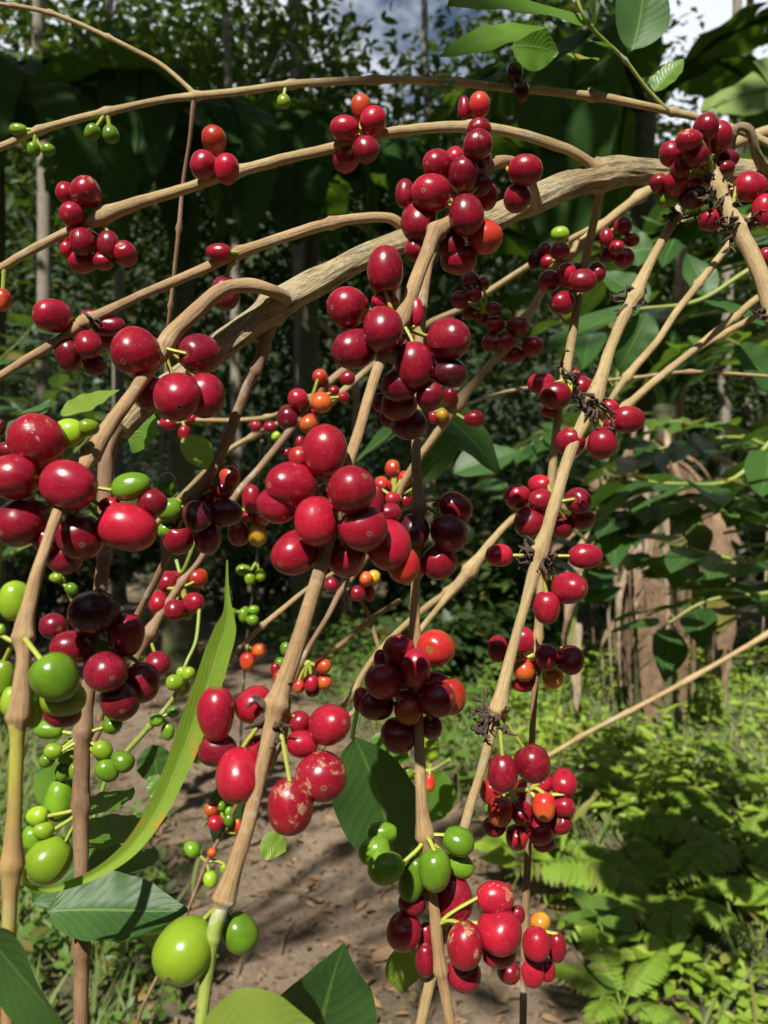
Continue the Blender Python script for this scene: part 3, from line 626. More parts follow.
cluster(D0,(560,262),(460,220,T4),back='300,160,60,80,k;340,120,56,62,c;365,170,92,64,c',front='400,125,82,70,c;400,57,74,62,l')
cluster(D0,(606,238),(460,220,T4),back='660,155,76,76,c;590,140,70,62,m',front='650,25,72,76,c;585,70,62,76,c;685,80,62,56,c;625,110,62,56,c')
cluster(D0,(488,312),(310,230,T4),back='640,200,72,72,m;695,215,52,56,m;640,330,62,62,m;690,345,62,70,m',front='735,315,62,56,c;658,260,62,62,c;598,280,70,72,c')
cluster(D0,(455,410),(310,230,T4),back='495,750,42,50,r',front='560,665,66,72,r;530,740,52,50,y;655,755,86,66,r')
cluster(D14,(309,662),(250,500,T3),back='90,485,36,42,g;105,440,32,42,g;75,500,28,40,r;85,525,36,42,o;145,550,36,42,o;185,565,42,34,r',front='215,490,52,46,o;220,535,46,50,o;180,540,46,52,r')
cluster(D6b,(352,592),(250,500,T3),back='352,275,36,50,r',front='243,248,48,44,c;365,228,44,42,y;342,235,42,46,o;315,275,50,52,r')
cluster(D14,(224,828),(160,740,T4),back='245,265,38,38,g;310,345,34,60,o;275,285,34,34,g',front='275,320,42,52,g;207,277,56,56,o;222,332,64,64,r')
cluster(D14,(207,862),(160,740,T4),back='257,515,34,44,l',front='207,452,38,38,o;128,437,70,62,g;202,558,60,66,l')
cluster(D19,(178,692),(20,560,T4),back='645,450,42,42,l;655,510,50,60,l',front='675,455,52,52,l;620,490,72,62,l')
cluster(D19,(155,720),(20,560,T4),front='612,608,52,46,g;545,640,62,52,g;592,685,52,72,g')
cluster(D20,(257,562),(130,440,T4),front='455,520,62,46,l;520,540,46,46,l;480,555,42,50,l')
cluster(D20,(248,610),(130,440,T4),front='410,690,40,36,g;455,700,40,60,g;495,680,42,42,g;490,720,50,40,g')
cluster(D20,(247,645),(130,560,T4),front='470,405,60,76,o;515,360,62,58,o')
cluster(D21,(430,770),(350,620,T4),back='325,485,60,44,l;180,605,62,50,l;225,645,50,46,l',front='230,610,52,50,l;330,528,62,62,l;318,650,44,70,o')
D22=Branch(TREE2,'twig',[(15,500,4,.50),(40,540,4,.50),(56,572,4,.50),(72,600,4,.50),(84,640,4,.50)],M_GSTEM,[(60,582)],seg=7)
cluster(D22,(62,584),(20,560,T4),front='145,70,56,42,l;205,115,52,46,g')
for b,t,w,nr,mt,sd in (((425,414,.56),(350,456,.60),38,(0,-1,.9),M_LEAF,30),((430,405,.60),(505,470,.62),52,(.2,-1,.7),M_LEAF,31),((460,440,.58),(408,482,.60),44,(-.1,-1,.6),M_LEAF,32),((455,475,.7),(520,445,.7),40,(0,-1,.9),M_LEAF,33),((405,755,.60),(345,770,.62),40,(0,-1,.8),M_LEAFB,34),((440,770,.62),(420,830,.62),44,(.1,-1,.5),M_LEAFB,35),((370,740,.6),(412,760,.6),30,(0,-1,.5),M_LEAFB,36),((30,900,.5),(120,830,.55),60,(0,-1,.8),M_LEAF,37),((240,770,.5),(215,850,.52),46,(.1,-1,.4),M_LEAF,38),((175,790,.5),(150,770,.5),40,(0,-1,.7),M_LEAFB,39),((150,745,.5),(160,785,.5),36,(0,-1,.4),M_LEAF,40),((215,760,.48),(185,735,.48),32,(0,-1,.7),M_LEAFY,41)):
    pleaf(TREE2,b,t,w,nr,mt,seed=sd,fold=.2)
# ------------------------------------------------------------------ background materials
M_FOL_MID=mat_leaf('forest_foliage',(.028,.068,.013),(.070,.13,.018),rough=.5,trans=.35,island=True,veins=6,vs=.3)
M_FOL_DARK=mat_leaf('dark_foliage',(.017,.042,.011),(.038,.080,.015),rough=.42,trans=.3,island=True,veins=6,vs=.3)
M_FOL_GLOSS=mat_leaf('glossy_bush_foliage',(.028,.08,.022),(.055,.13,.025),rough=.24,trans=.25,island=True,veins=9,vs=.5)
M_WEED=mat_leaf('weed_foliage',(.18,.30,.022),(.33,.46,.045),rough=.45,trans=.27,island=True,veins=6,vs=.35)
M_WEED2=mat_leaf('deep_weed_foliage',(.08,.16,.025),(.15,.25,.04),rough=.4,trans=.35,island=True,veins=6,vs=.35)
M_FERN=mat_leaf('fern_foliage',(.20,.34,.03),(.28,.42,.05),rough=.5,trans=.4,island=True,veins=5,vs=.2)
M_GRASS=mat_leaf('grass_blades',(.13,.20,.04),(.20,.27,.07),rough=.55,trans=.35,island=True,veins=2,vs=.1)
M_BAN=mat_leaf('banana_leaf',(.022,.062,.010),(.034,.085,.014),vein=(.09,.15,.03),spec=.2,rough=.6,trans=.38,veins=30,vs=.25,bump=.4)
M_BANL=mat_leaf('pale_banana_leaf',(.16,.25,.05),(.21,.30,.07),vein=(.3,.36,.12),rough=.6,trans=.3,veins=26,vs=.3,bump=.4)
M_BAND=mat_leaf('dead_banana_leaf',(.30,.215,.135),(.50,.395,.275),vein=(.18,.11,.06),rough=.85,trans=.15,tcol=(.4,.25,.1),veins=18,vs=.5,bump=.6)
M_BAND2=mat_leaf('brown_dead_banana_leaf',(.17,.105,.06),(.30,.20,.12),vein=(.10,.06,.035),rough=.85,trans=.15,tcol=(.4,.25,.1),veins=18,vs=.5,bump=.6)
M_LITTER=mat_leaf('dead_leaf_litter',(.26,.17,.09),(.13,.075,.04),vein=(.1,.06,.03),rough=.8,trans=.0,island=True,veins=5,vs=.3)
M_TRUNK=mat_bark('grey_trunk_bark',(.30,.26,.20),(.20,.17,.13),(.08,.07,.05),.7,.9,bump=1.0)
M_TRUNKD=mat_bark('dark_trunk_bark',(.10,.085,.06),(.065,.055,.04),(.03,.025,.02),.7,.9,bump=1.0)
M_PSEUDO=mat_bark('banana_sheath',(.13,.10,.05),(.07,.065,.03),(.03,.02,.012),.9,.7,green=(.09,.12,.03),bump=.6)

def ground_mat():
    m,nt,b,out=newmat('forest_soil'); N=NT(nt)
    g=N.n('ShaderNodeTexCoord').outputs['Object']
    a=N.noise(g,1.3,6,.65); c=N.noise(g,14,6,.7); d=N.noise(g,70,4,.7)
    col=N.mix(N.ramp(c,[(.35,0),(.65,1)]),(.12,.083,.05),(.21,.15,.095))
    col=N.mix(N.math('MULTIPLY',N.ramp(a,[(.42,0),(.58,1)]),.75),col,(.055,.075,.025))
    col=N.mix(N.math('MULTIPLY',N.ramp(d,[(.6,0),(.7,1)]),.5),col,(.24,.18,.11))
    N.l(col,b.inputs['Base Color']); b.inputs['Roughness'].default_value=.95
    N.bump(N.math('ADD',c,N.math('MULTIPLY',d,.5)),.9,.03,b); return m
def path_mat():
    m,nt,b,out=newmat('trodden_earth'); N=NT(nt)
    g=N.n('ShaderNodeTexCoord').outputs['Object']
    a=N.noise(g,2.2,6,.65); c=N.noise(g,18,6,.72); d=N.noise(g,85,5,.7)
    col=N.mix(N.ramp(a,[(.35,0),(.65,1)]),(.215,.155,.10),(.32,.235,.16))
    col=N.mix(N.math('MULTIPLY',N.ramp(c,[(.36,1),(.50,0)]),.7),col,(.115,.075,.045))
    col=N.mix(N.math('MULTIPLY',N.ramp(d,[(.56,0),(.68,1)]),.6),col,(.40,.31,.21))
    col=N.mix(N.math('MULTIPLY',N.ramp(d,[(.30,1),(.40,0)]),.6),col,(.08,.05,.03))
    N.l(col,b.inputs['Base Color']); b.inputs['Roughness'].default_value=.95
    N.bump(N.math('ADD',N.math('MULTIPLY',c,1.0),N.math('MULTIPLY',d,.6)),1.0,.025,b); return m

# ------------------------------------------------------------------ ground and path
def gz(x,y):
    return .035*np.sin(x*1.7+.4)*np.cos(y*1.3)+.02*np.sin(x*4.1+y*2.7)+.05*np.clip((x-1.2),0,3)+.0*y
PC=catmull(np.array([(.03,-.6),(.03,.8),(.02,1.8),(-.02,2.7),(-.38,3.6),(-1.0,4.6),(-1.9,6.4),(-2.8,8.4),(-4.4,11.5),(-7,15)]),10)
PW=np.interp(np.arange(len(PC)),[0,20,40,60,len(PC)],[.45,.46,.62,.95,1.2])
def path_dist(x,y):
    x=np.asarray(x,float); y=np.asarray(y,float)
    d=np.sqrt((x[...,None]-PC[:,0])**2+(y[...,None]-PC[:,1])**2); i=d.argmin(-1)
    return d.min(-1)-PW[i]
def sheet(name,xs,ys,mat,z0=0,noise=.012,seed=1):
    X,Y=np.meshgrid(xs,ys,indexing='ij'); r=np.random.default_rng(seed)
    Z=gz(X,Y)+z0
    mb=MB(); mb.add(np.stack([X,Y,Z],2).reshape(-1,3),grid_faces(len(xs),len(ys))); return mb.build(name,mat)
xs=np.concatenate([np.linspace(-60,-8,14)[:-1],np.linspace(-8,8,81),np.linspace(8,60,14)[1:]])
ys=np.concatenate([np.linspace(-30,-2,8)[:-1],np.linspace(-2,14,81),np.linspace(14,80,16)[1:]])
tag(sheet('ground',xs,ys,ground_mat()),kind='structure')
mb=MB(); n=len(PC); t=np.gradient(PC,axis=0); t/=np.linalg.norm(t,axis=1)[:,None]; nr=np.stack([-t[:,1],t[:,0]],1)
u=np.linspace(-1,1,15); rr=np.random.default_rng(5)
edge=PW*(1+.16*np.sin(np.arange(n)*.9)+.1*np.sin(np.arange(n)*2.3+1))
X=PC[:,0][:,None]+nr[:,0][:,None]*u*edge[:,None]; Y=PC[:,1][:,None]+nr[:,1][:,None]*u*edge[:,None]
# dense resample for relief
Z=gz(X,Y)+.006+.02*(1-u[None,:]**2)*0+.008*np.sin(X*9+Y*5)*(1-np.abs(u)[None,:])
mb.add(np.stack([X,Y,Z],2).reshape(-1,3),grid_faces(n,15)[:,::-1]); tag(mb.build('path',path_mat()),kind='structure')

# ------------------------------------------------------------------ leaf soups
def tmpl_leaf(curve=.18,fold=.16,wide=.5,nv=5):
    v=np.linspace(0,1,nv); prof=np.sin(np.pi*v**.8)**.85*wide/2; prof[0]=.02;prof[-1]=.004
    V=[];UV=[]
    for i in range(nv):
        for s in (-1,0,1):
            V.append((s*prof[i],v[i],-curve*v[i]**2+fold*abs(s)*prof[i])); UV.append((.5+.5*s*prof[i]/(wide/2),v[i]))
    return np.array(V),grid_faces(nv,3),np.array(UV)
T_OV=tmpl_leaf(); T_OV2=tmpl_leaf(.30,.25,.36,5); T_LO=tmpl_leaf(.08,.3,.42,4); T_GR=tmpl_leaf(.55,.2,.07,6); T_RD=tmpl_leaf(.15,.1,.75,5)
T_Q=(np.array([(0,0,0),(-.26,.45,.05),(0,1,-.1),(.26,.45,.05)]),np.array([[0,3,2,1]]),np.array([(.5,0),(0,.45),(.5,1),(1,.45)]))
def soup(mb,tm,pos,dirs,up,size,mi=0):
    """scatter a leaf template; dirs: leaf axis, up: rough normal"""
    V,Fc,UV=tm; n=len(pos)
    d=dirs/(np.linalg.norm(dirs,axis=1)[:,None]+1e-9)
    s=np.cross(d,up); s/=np.linalg.norm(s,axis=1)[:,None]+1e-9
    nn=np.cross(s,d)
    W=pos[:,None,:]+size[:,None,None]*(V[None,:,0:1]*s[:,None,:]+V[None,:,1:2]*d[:,None,:]+V[None,:,2:3]*nn[:,None,:])
    k=len(V); f=(Fc[None]+(np.arange(n)*k)[:,None,None]).reshape(-1,Fc.shape[1])
    mb.add(W.reshape(-1,3),f,np.tile(UV,(n,1)),mi)
def rdirs(n,r,flat=1.0,drop=0.0):
    d=r.normal(0,1,(n,3)); d[:,2]=d[:,2]*flat-drop; return d
def rup(n,r,k=1.3):
    u=r.normal(0,.55,(n,3)); u[:,2]+=k; return u
def clumps(r,c,rad,ncl,per,spread,shell=.55):
    d=r.normal(0,1,(ncl,3)); d/=np.linalg.norm(d,axis=1)[:,None]
    q=np.array(c)+d*np.array(rad)*(shell+(1-shell)*r.random((ncl,1)))**1.0
    p=np.repeat(q,per,0)+r.normal(0,1,(ncl*per,3))*spread
    return q,p

def tree(label,base,h,tr,crowns,leaf=.14,per=60,mat=None,tmat=None,lean=(0,0),seed=0,group=None,spread=.35,bare=False,name='tree',cat='tree'):
    r=np.random.default_rng(seed); x,y=base; z=float(gz(np.array(x),np.array(y)))-.05
    T=thing(name,(x,y,z),label,cat,group)
    mb=MB(); k=9; s=np.linspace(0,1,k)
    pts=np.stack([x+lean[0]*s**1.5+np.cumsum(r.normal(0,.05*h/8,k))*s,y+lean[1]*s**1.5+r.normal(0,.03,k)*s,z+h*s],1)
    rad=tr*(1-.6*s)*(1+.5*np.exp(-s*18))
    cp=catmull(np.column_stack([pts,rad]),6); add_tube(mb,cp[:,:3],cp[:,3],12,.07,0,True,seed)
    cm=MB()
    for (c,rd,ncl) in crowns:
        q,p=clumps(r,c,rd,ncl,per,spread)
        st=cp[np.argmin(np.abs(cp[:,2]-(c[2]-rd[2]*1.1)))] if True else None
        for j in range(min(9,ncl)):
            e=q[j]; m=(st[:3]*.5+e*.5)+np.array([0,0,.12*h/8])
            bb=catmull(np.array([st[:3],m,e]),5); add_tube(mb,bb,np.linspace(st[3]*.55,.012,len(bb)),6,.05)
        n=len(p); soup(cm,T_LO,p,rdirs(n,r,.6,.35),rup(n,r),leaf*r.uniform(.6,1.25,n))
    mb.build('trunk',tmat or M_TRUNK,T)
    if cm.n: cm.build('crown',mat or M_FOL_MID,T,smooth=False)
    return T

def bush(label,base,rad,h,n,leaf,mat,seed,tm=None,group=None,name='bush',cat='bush'):
    r=np.random.default_rng(seed); x,y=base; z=float(gz(np.array(x),np.array(y)))
    T=thing(name,(x,y,z),label,cat,group)
    mb=MB(); cm=MB()
    ns=max(7,int(n/110)); P_=[];
    for i in range(ns):
        a=r.uniform(0,6.28); rr=rad*math.sqrt(r.random()); e=np.array([x+math.cos(a)*rr,y+math.sin(a)*rr,z+h*r.uniform(.35,1.0)*(1-.35*(rr/rad)**2)])
        b0=np.array([x+math.cos(a)*rr*.15,y+math.sin(a)*rr*.15,z]); m=(b0*.6+e*.4)+np.array([0,0,.12*h])
        bb=catmull(np.array([b0,m,e]),6); add_tube(mb,bb,np.linspace(.009+.004*h,.003,len(bb)),6,.05)
        k=n//ns; tt=r.uniform(.25,1,k); idx=(tt*(len(bb)-1)).astype(int)
        P_.append(bb[idx]+r.normal(0,.05*rad+.03,(k,3)))
    p=np.concatenate(P_); k=len(p); d=rdirs(k,r,.5,.25)+ .6*(p-np.array([x,y,z+h*.4]))/max(rad,.1)
    soup(cm,tm or T_OV,p,d,rup(k,r),leaf*r.uniform(.55,1.2,k))
    mb.build('stem',M_TRUNKD if h>1 else M_GSTEM,T); cm.build('foliage',mat,T); return T

# ------------------------------------------------------------------ banana plants
def banana_leaf(parent,base,az,length,width,rise,droop,mat,seed,name='leaf',tears=9,twist=0.0,petiole=.25,label=None,fold=.25,ragged=.25):
    r=np.random.default_rng(seed); base=np.array(base,float); N_=30
    pts=[base.copy()]; a=rise; da=-droop/N_; hd=np.array([math.cos(az),math.sin(az),0])
    for i in range(N_+6):
        pts.append(pts[-1]+(hd*math.cos(a)+np.array([0,0,1])*math.sin(a))*length/(N_+6)); a=max(a+da*(.6+.8*i/N_),-1.62)
    pts=np.array(pts); t=np.gradient(pts,axis=0); t/=np.linalg.norm(t,axis=1)[:,None]
    sd0=np.array([-math.sin(az),math.cos(az),0]); nn0=np.cross(sd0,t); nn0=-np.cross(t,sd0)
    mb=MB(); add_tube(mb,pts,np.linspace(.030,.005,len(pts))*min(1.2,length/2.2),8,0,1)
    i0=int(len(pts)*petiole*.5); L=len(pts)-1
    for sgn in (-1,1):
        cuts=sorted(set([i0]+list(i0+1+(r.random(tears)*(L-i0-2)).astype(int))+[L]))
        for c0,c1 in zip(cuts[:-1],cuts[1:]):
            if c1-c0<1: continue
            ii=np.arange(c0,c1+1); v=(ii-i0)/(L-i0)
            w=width/2*np.clip(np.sin(np.pi*np.clip(v*.97+.03,0,1)**.75),0,1)**.55*(1-.25*ragged*r.random())
            sag=fold+r.normal(0,.16)*ragged*4; m=7; u=np.linspace(0,1,m)
            tw=twist+r.normal(0,.1)
            sdv=sd0[None,:]*math.cos(tw)+nn0[ii]*math.sin(tw)
            fwd=t[ii]*.22
            ph=r.uniform(0,6.28)
            V=pts[ii][:,None,:]+(sdv*sgn)[:,None,:]*(u[None,:]*w[:,None])[...,None]*math.cos(min(1.2,abs(sag)))+fwd[:,None,:]*(u[None,:]**1.5*w[:,None])[...,None]-nn0[ii][:,None,:]*0-np.array([0,0,1])*(np.sin(sag)*u[None,:]**1.4*w[:,None])[...,None]+nn0[ii][:,None,:]*(.03*width*np.sin(u[None,:]*4+ii[:,None]*1.3+ph))[...,None]
            uv=np.stack([np.repeat(.5+sgn*.5*u[None,:],len(ii),0),np.repeat(v[:,None],m,1)],2)
            mb.add(V.reshape(-1,3),grid_faces(len(ii),m),uv.reshape(-1,2))
    o=mb.build(name,mat,parent)
    if label: o['label']=label
    return o
def banana(label,base,h,r0,seed,leaves,dead=0,mat=None,dead_az=None):
    r=np.random.default_rng(seed); x,y=base; z=float(gz(np.array(x),np.array(y)))-.04
    T=thing('banana_plant',(x,y,z),label,'banana plant')
    mb=MB(); k=24; s=np.linspace(0,1,k); pts=np.stack([x+.06*s**2,y+0*s,z+h*s],1); add_tube(mb,pts,r0*(1-.5*s)*(1+.25*np.exp(-s*14)),18,.08,0,True,seed,.05)
    mb.build('pseudostem',M_PSEUDO,T)
    for i,(az,L,w,rise,droop,mt,tears) in enumerate(leaves):
        banana_leaf(T,(x+.06,y,z+h*.97),math.radians(az),L,w,rise,droop,mt or mat or M_BAN,seed*31+i,tears=tears)
    for i in range(dead):
        az=r.uniform(0,6.28) if dead_az is None else math.radians(r.uniform(*dead_az)); hh=r.uniform(.35,1.0)
        banana_leaf(T,(x+r0*.8*math.cos(az),y+r0*.8*math.sin(az),z+h*hh),az+r.normal(0,.5),h*hh*r.uniform(.45,.9)+.2,r.choice([.05,.09,.13,.18]),r.uniform(-1.1,.05),r.uniform(1.5,4.5),M_BAND if r.random()<.5 else M_BAND2,seed*77+i,name='dead_leaf',tears=int(r.integers(4,14)),fold=r.uniform(.1,1.35),ragged=r.uniform(.4,1.3),petiole=.1,twist=r.normal(0,.5))
    return T
BP1=banana('banana plant with a skirt of dry brown hanging leaves right of the path',(1.62,4.6),2.0,.13,3,
   [(200,2.3,.55,1.45,1.2,None,5),(120,2.4,.6,1.2,1.4,None,6),(60,2.3,.55,1.2,1.5,None,8),(20,2.2,.6,1.1,1.7,None,7),(160,2.5,.6,1.35,1.5,None,6)],dead=36,dead_az=(120,380))
BP2=banana('banana plant whose broad dark leaf hangs behind the fruiting branches at upper centre',(1.85,5.6),4.4,.14,5,
   [(238,3.1,.72,.35,2.3,None,3),(30,2.4,.6,1.1,2.4,None,5),(200,2.7,.65,.55,2.4,None,4),(150,2.6,.6,.9,2.0,None,6),(80,2.4,.6,1.0,2.0,None,6),(340,2.2,.6,1.0,2.2,None,6)],dead=3)
BP3=banana('banana plant with large dark drooping leaves at far left of the path',(-2.9,5.6),4.1,.15,7,
   [(350,2.8,.75,.9,2.6,None,5),(320,2.6,.7,.6,2.8,None,5),(290,2.6,.7,.8,3.0,None,4),(20,2.6,.7,1.0,2.2,None,5),(250,2.4,.7,1.0,2.4,None,6),(200,2.4,.7,.9,2.4,None,6),(60,2.4,.7,1.2,2.0,None,6)],dead=3)
BP4=banana('banana plant with dark arching leaves left of the pale slender trunk',(-1.75,6.6),4.5,.14,9,
   [(355,2.6,.7,.8,2.6,None,5),(300,2.4,.7,.6,2.6,None,4),(270,2.4,.7,.9,3.0,None,4),(220,2.6,.7,.9,2.4,None,5),(30,2.6,.7,1.0,2.2,None,5),(150,2.4,.7,1.1,2.0,None,5)],dead=2)
BP6=banana('banana plant with dark leaves in shade behind the rough stem at upper left centre',(-.75,7.4),4.6,.14,13,
   [(350,2.6,.75,.8,2.6,None,5),(310,2.6,.75,.7,2.8,None,4),(270,2.5,.8,.8,3.0,None,4),(230,2.6,.75,.7,2.8,None,5),(190,2.6,.75,.9,2.4,None,5),(90,2.4,.7,1.0,2.0,None,5),(30,2.6,.7,.9,2.4,None,5)],dead=3)
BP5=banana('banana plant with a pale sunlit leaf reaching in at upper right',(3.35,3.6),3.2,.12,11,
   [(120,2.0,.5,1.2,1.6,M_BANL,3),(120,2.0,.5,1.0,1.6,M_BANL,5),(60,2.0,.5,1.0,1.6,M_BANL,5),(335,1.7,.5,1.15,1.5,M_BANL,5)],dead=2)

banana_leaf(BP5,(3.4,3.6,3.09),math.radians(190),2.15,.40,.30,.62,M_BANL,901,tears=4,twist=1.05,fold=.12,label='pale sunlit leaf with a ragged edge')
# ------------------------------------------------------------------ trees one can tell apart, and unseen canopy added to give the shade
def px(x,d): return (x-384)/F*d
TR=[(240,10.5,11,.075,'slender pale trunk rising behind the upper left red cluster'),(45,9.5,10,.10,'pale grey trunk standing at the left edge behind the dark leaves'),(118,11,11,.09,'grey trunk second from the left edge among dark foliage'),(300,12.5,11,.13,'grey trunk just left of the centre behind the rough stem'),(722,13,14,.13,'pale bare trunk against the sky at top right'),(748,15,14,.12,'pale thin trunk at the right edge against the sky'),(430,14,9,.10,'thin trunk behind the central fruit clusters')]
for i,(x,d,h,tr,lb) in enumerate(TR):
    X=px(x,d); Hh=14.2 if d<14 else 15.5
    cr=[((X+(-.4,.5)[i%2],d-3.6,Hh-.4),(2.9,3.4,1.3),46)]  # unseen high crown, shifted sunward to shade the far forest
    if i not in (4,5): cr.append(((X+.4,d+.6,h*.66),(1.2,1.0,1.2),16))
    tree(lb,(X,d),Hh,tr,cr,leaf=.24,per=55,seed=40+i,mat=M_FOL_MID,spread=.4)
tree('unseen wide spreading tree added outside the left edge to shade the background',(-5.6,4.6),8.2,.28,[((-5.1,1.7,8.2),(3.6,3.6,1.5),95),((-2.6,3.4,8.4),(1.7,2.4,1.1),34)],leaf=.26,per=60,seed=60,mat=M_FOL_DARK,lean=(.6,-.4),spread=.42)  # out of view, added to keep the left background in shade
tree('unseen slim tree with sparse leaves added behind the photographer to dapple the path',(-2.6,-2.6),5.6,.06,[((-1.35,-1.85,5.5),(1.0,.75,.35),13)],leaf=.2,per=8,seed=62,mat=M_FOL_MID,lean=(.9,.5),spread=.25)  # out of view, added only to cast leaf shadows on the path
tree('unseen tall tree added outside the right edge to shade the background',(6.4,5.0),8.8,.26,[((3.3,4.3,8.7),(3.3,3.0,1.3),80),((.2,3.3,8.6),(1.5,2.0,.9),26),((0,.4,8.7),(1.3,1.0,.6),22)],leaf=.26,per=60,seed=61,mat=M_FOL_DARK,lean=(-.8,0),spread=.42)  # out of view, added for shade; last clump darkens the hanging banana leaf
# bushes beyond the path
BU=[(-3.6,8.0,1.5,2.4,'leafy dark bush left of the far path in deep shade'),(-1.7,9.4,1.6,2.6,'tall dark bush behind the second banana plant'),(.2,8.6,1.3,1.6,'low rounded bush at the end of the path in the centre'),(1.0,6.6,.8,1.3,'small sun flecked bush left of the dry banana skirt'),(.35,5.6,.55,.75,'knee high leafy shrub right beside the path'),(2.6,8.2,1.4,2.6,'dense bush behind the dry banana skirt'),(4.3,7.4,1.4,2.8,'dense bush at the right edge beyond the weeds'),(-5.6,7.6,1.6,2.8,'dense bush at the far left edge in deep shade'),(1.3,10.5,1.6,2.8,'tall bush far behind the central branches')]
for i,(x,y,rd,h,lb) in enumerate(BU):
    bush(lb,(x,y),rd,h,1500,.16,M_FOL_MID if i%2 else M_FOL_DARK,80+i)
# coffee bushes with big glossy leaves on the right
def coffee_bush(label,stems,seed,n=60,lw=.066,ll=.17,mat=M_FOL_GLOSS):
    r=np.random.default_rng(seed); b=stems[0][0]; T=thing('coffee_bush',tuple(b),label,'coffee bush')
    mb=MB(); cm=MB(); q=0
    for pts in stems:
        c=catmull(np.array(pts,float),8); add_tube(mb,c,np.linspace(.006,.0022,len(c)),7,.05)
        L=np.linalg.norm(np.diff(c,axis=0),axis=1).sum(); k=max(3,int(L/.085)); t=np.gradient(c,axis=0)
        for j in range(k):
            i=int((.25+.75*j/(k-1))*(len(c)-1)); tt=t[i]/np.linalg.norm(t[i])
            s=np.cross(tt,[0,0,1]); s/=np.linalg.norm(s)+1e-9
            for sg in (-1,1):
                d=s*sg+tt*.55+np.array([0,0,r.uniform(-.35,.15)]); d/=np.linalg.norm(d); l=ll*r.uniform(.7,1.15)
                V,f,uv=leaf_verts(c[i]+d*.012,c[i]+d*l,lw*r.uniform(.85,1.2),(r.normal(0,.2),-.45+r.normal(0,.2),1),seed=int(seed*100+q),nl=14,nw=7,droop=r.uniform(.05,.22),fold=.2); cm.add(V,f,uv); q+=1
    mb.build('stem',M_GSTEM,T); cm.build('foliage',mat,T); return T
def Q(x,y,d): return tuple(P(x,y,d))
coffee_bush('coffee bush with glossy dark leaves at right middle behind the straw coloured twigs',[[(1.15,1.45,0),Q(980,500,1.4),Q(860,300,1.35),Q(768,228,1.3),Q(700,215,1.25),Q(640,250,1.25)],[Q(900,420,1.35),Q(800,420,1.3),Q(735,478,1.3),Q(680,484,1.25),Q(640,480,1.25)],[Q(880,380,1.35),Q(790,330,1.4),Q(720,300,1.4),Q(650,310,1.4),Q(600,330,1.4)],[Q(900,470,1.4),Q(800,560,1.35),Q(740,560,1.3),Q(690,548,1.3)],[Q(860,320,1.35),Q(800,240,1.5),Q(740,190,1.5),Q(690,190,1.5)]],3)
coffee_bush('coffee bush with small lit leaves low at right beneath the broad glossy ones',[[(1.5,2.2,0),Q(900,640,2.1),Q(800,600,2.0),Q(730,590,1.95),Q(690,570,1.9),Q(640,560,1.9)],[Q(880,620,2.05),Q(800,480,2.1),Q(730,430,2.1),Q(660,420,2.1)],[Q(860,600,2.0),Q(800,540,1.9),Q(760,500,1.9),Q(700,520,1.9)],[Q(860,600,2.0),Q(790,400,2.2),Q(730,340,2.2),Q(680,350,2.2)]],5,mat=M_WEED2)
coffee_bush('coffee bush with dark leaves behind the centre of the picture',[[(.50,2.75,0),Q(570,640,2.6),Q(590,540,2.5),Q(600,480,2.4),Q(570,430,2.35),Q(520,450,2.3)],[Q(592,545,2.5),Q(620,420,2.4),Q(590,350,2.4),Q(560,320,2.4)],[Q(592,545,2.5),Q(560,520,2.4),Q(510,490,2.35)],[Q(600,520,2.45),Q(620,360,2.5),Q(640,270,2.5),Q(600,250,2.5)]],8,mat=M_FOL_GLOSS)
coffee_bush('coffee bush with leaves in deep shade at left middle',[[(-1.35,2.6,0),Q(0,560,2.5),Q(60,470,2.4),Q(110,420,2.35),Q(150,410,2.3)],[Q(0,560,2.5),Q(20,440,2.4),Q(60,390,2.4)],[Q(-30,600,2.5),Q(-20,400,2.5),Q(30,330,2.4)],[Q(0,560,2.5),Q(80,520,2.3),Q(130,500,2.2)]],9,mat=M_FOL_GLOSS)
coffee_bush('coffee bush whose glossy leaves hang in front of the dry banana skirt',[[(1.35,1.75,0),Q(960,640,1.72),Q(840,560,1.7),Q(740,500,1.68),Q(660,505,1.66),Q(612,520,1.65)],[Q(840,560,1.7),Q(770,450,1.72),Q(700,440,1.7),Q(640,455,1.7)],[Q(840,560,1.7),Q(780,590,1.66),Q(710,600,1.64),Q(665,625,1.62)]],12)
# big glossy leaf and companions close behind the straw branches
TB=thing('coffee_bush',(1.0,1.0,0),'coffee bush sprig with one broad shiny leaf under the upper right fruit','coffee bush')
mb=MB(); c=catmull(np.array([(1.0,1.0,0),Q(1100,500,.98),Q(860,255,.96),Q(768,262,.95),Q(700,300,.95),Q(640,309,.95)]),10); add_tube(mb,c,np.linspace(.006,.0018,len(c)),7); mb.build('stem',M_GSTEM,TB)
for i,(b,t,w,nr) in enumerate((((640,308,.95),(541,346,.93),44,(0,-.6,1)),((650,300,.96),(600,270,1.0),40,(0,-1,.6)),((645,312,.95),(622,372,.95),40,(.2,-1,.5)),((655,250,1.0),(610,250,1.0),44,(.3,-1,.4)),((705,300,.95),(768,322,.95),40,(0,-.8,1)),((705,298,.95),(690,250,.97),34,(0,-1,.4)),((735,345,1.0),(790,395,1.0),56,(0,-1,.8)))):
    pleaf(TB,b,t,w,nr,M_LEAF,seed=60+i,fold=.2)
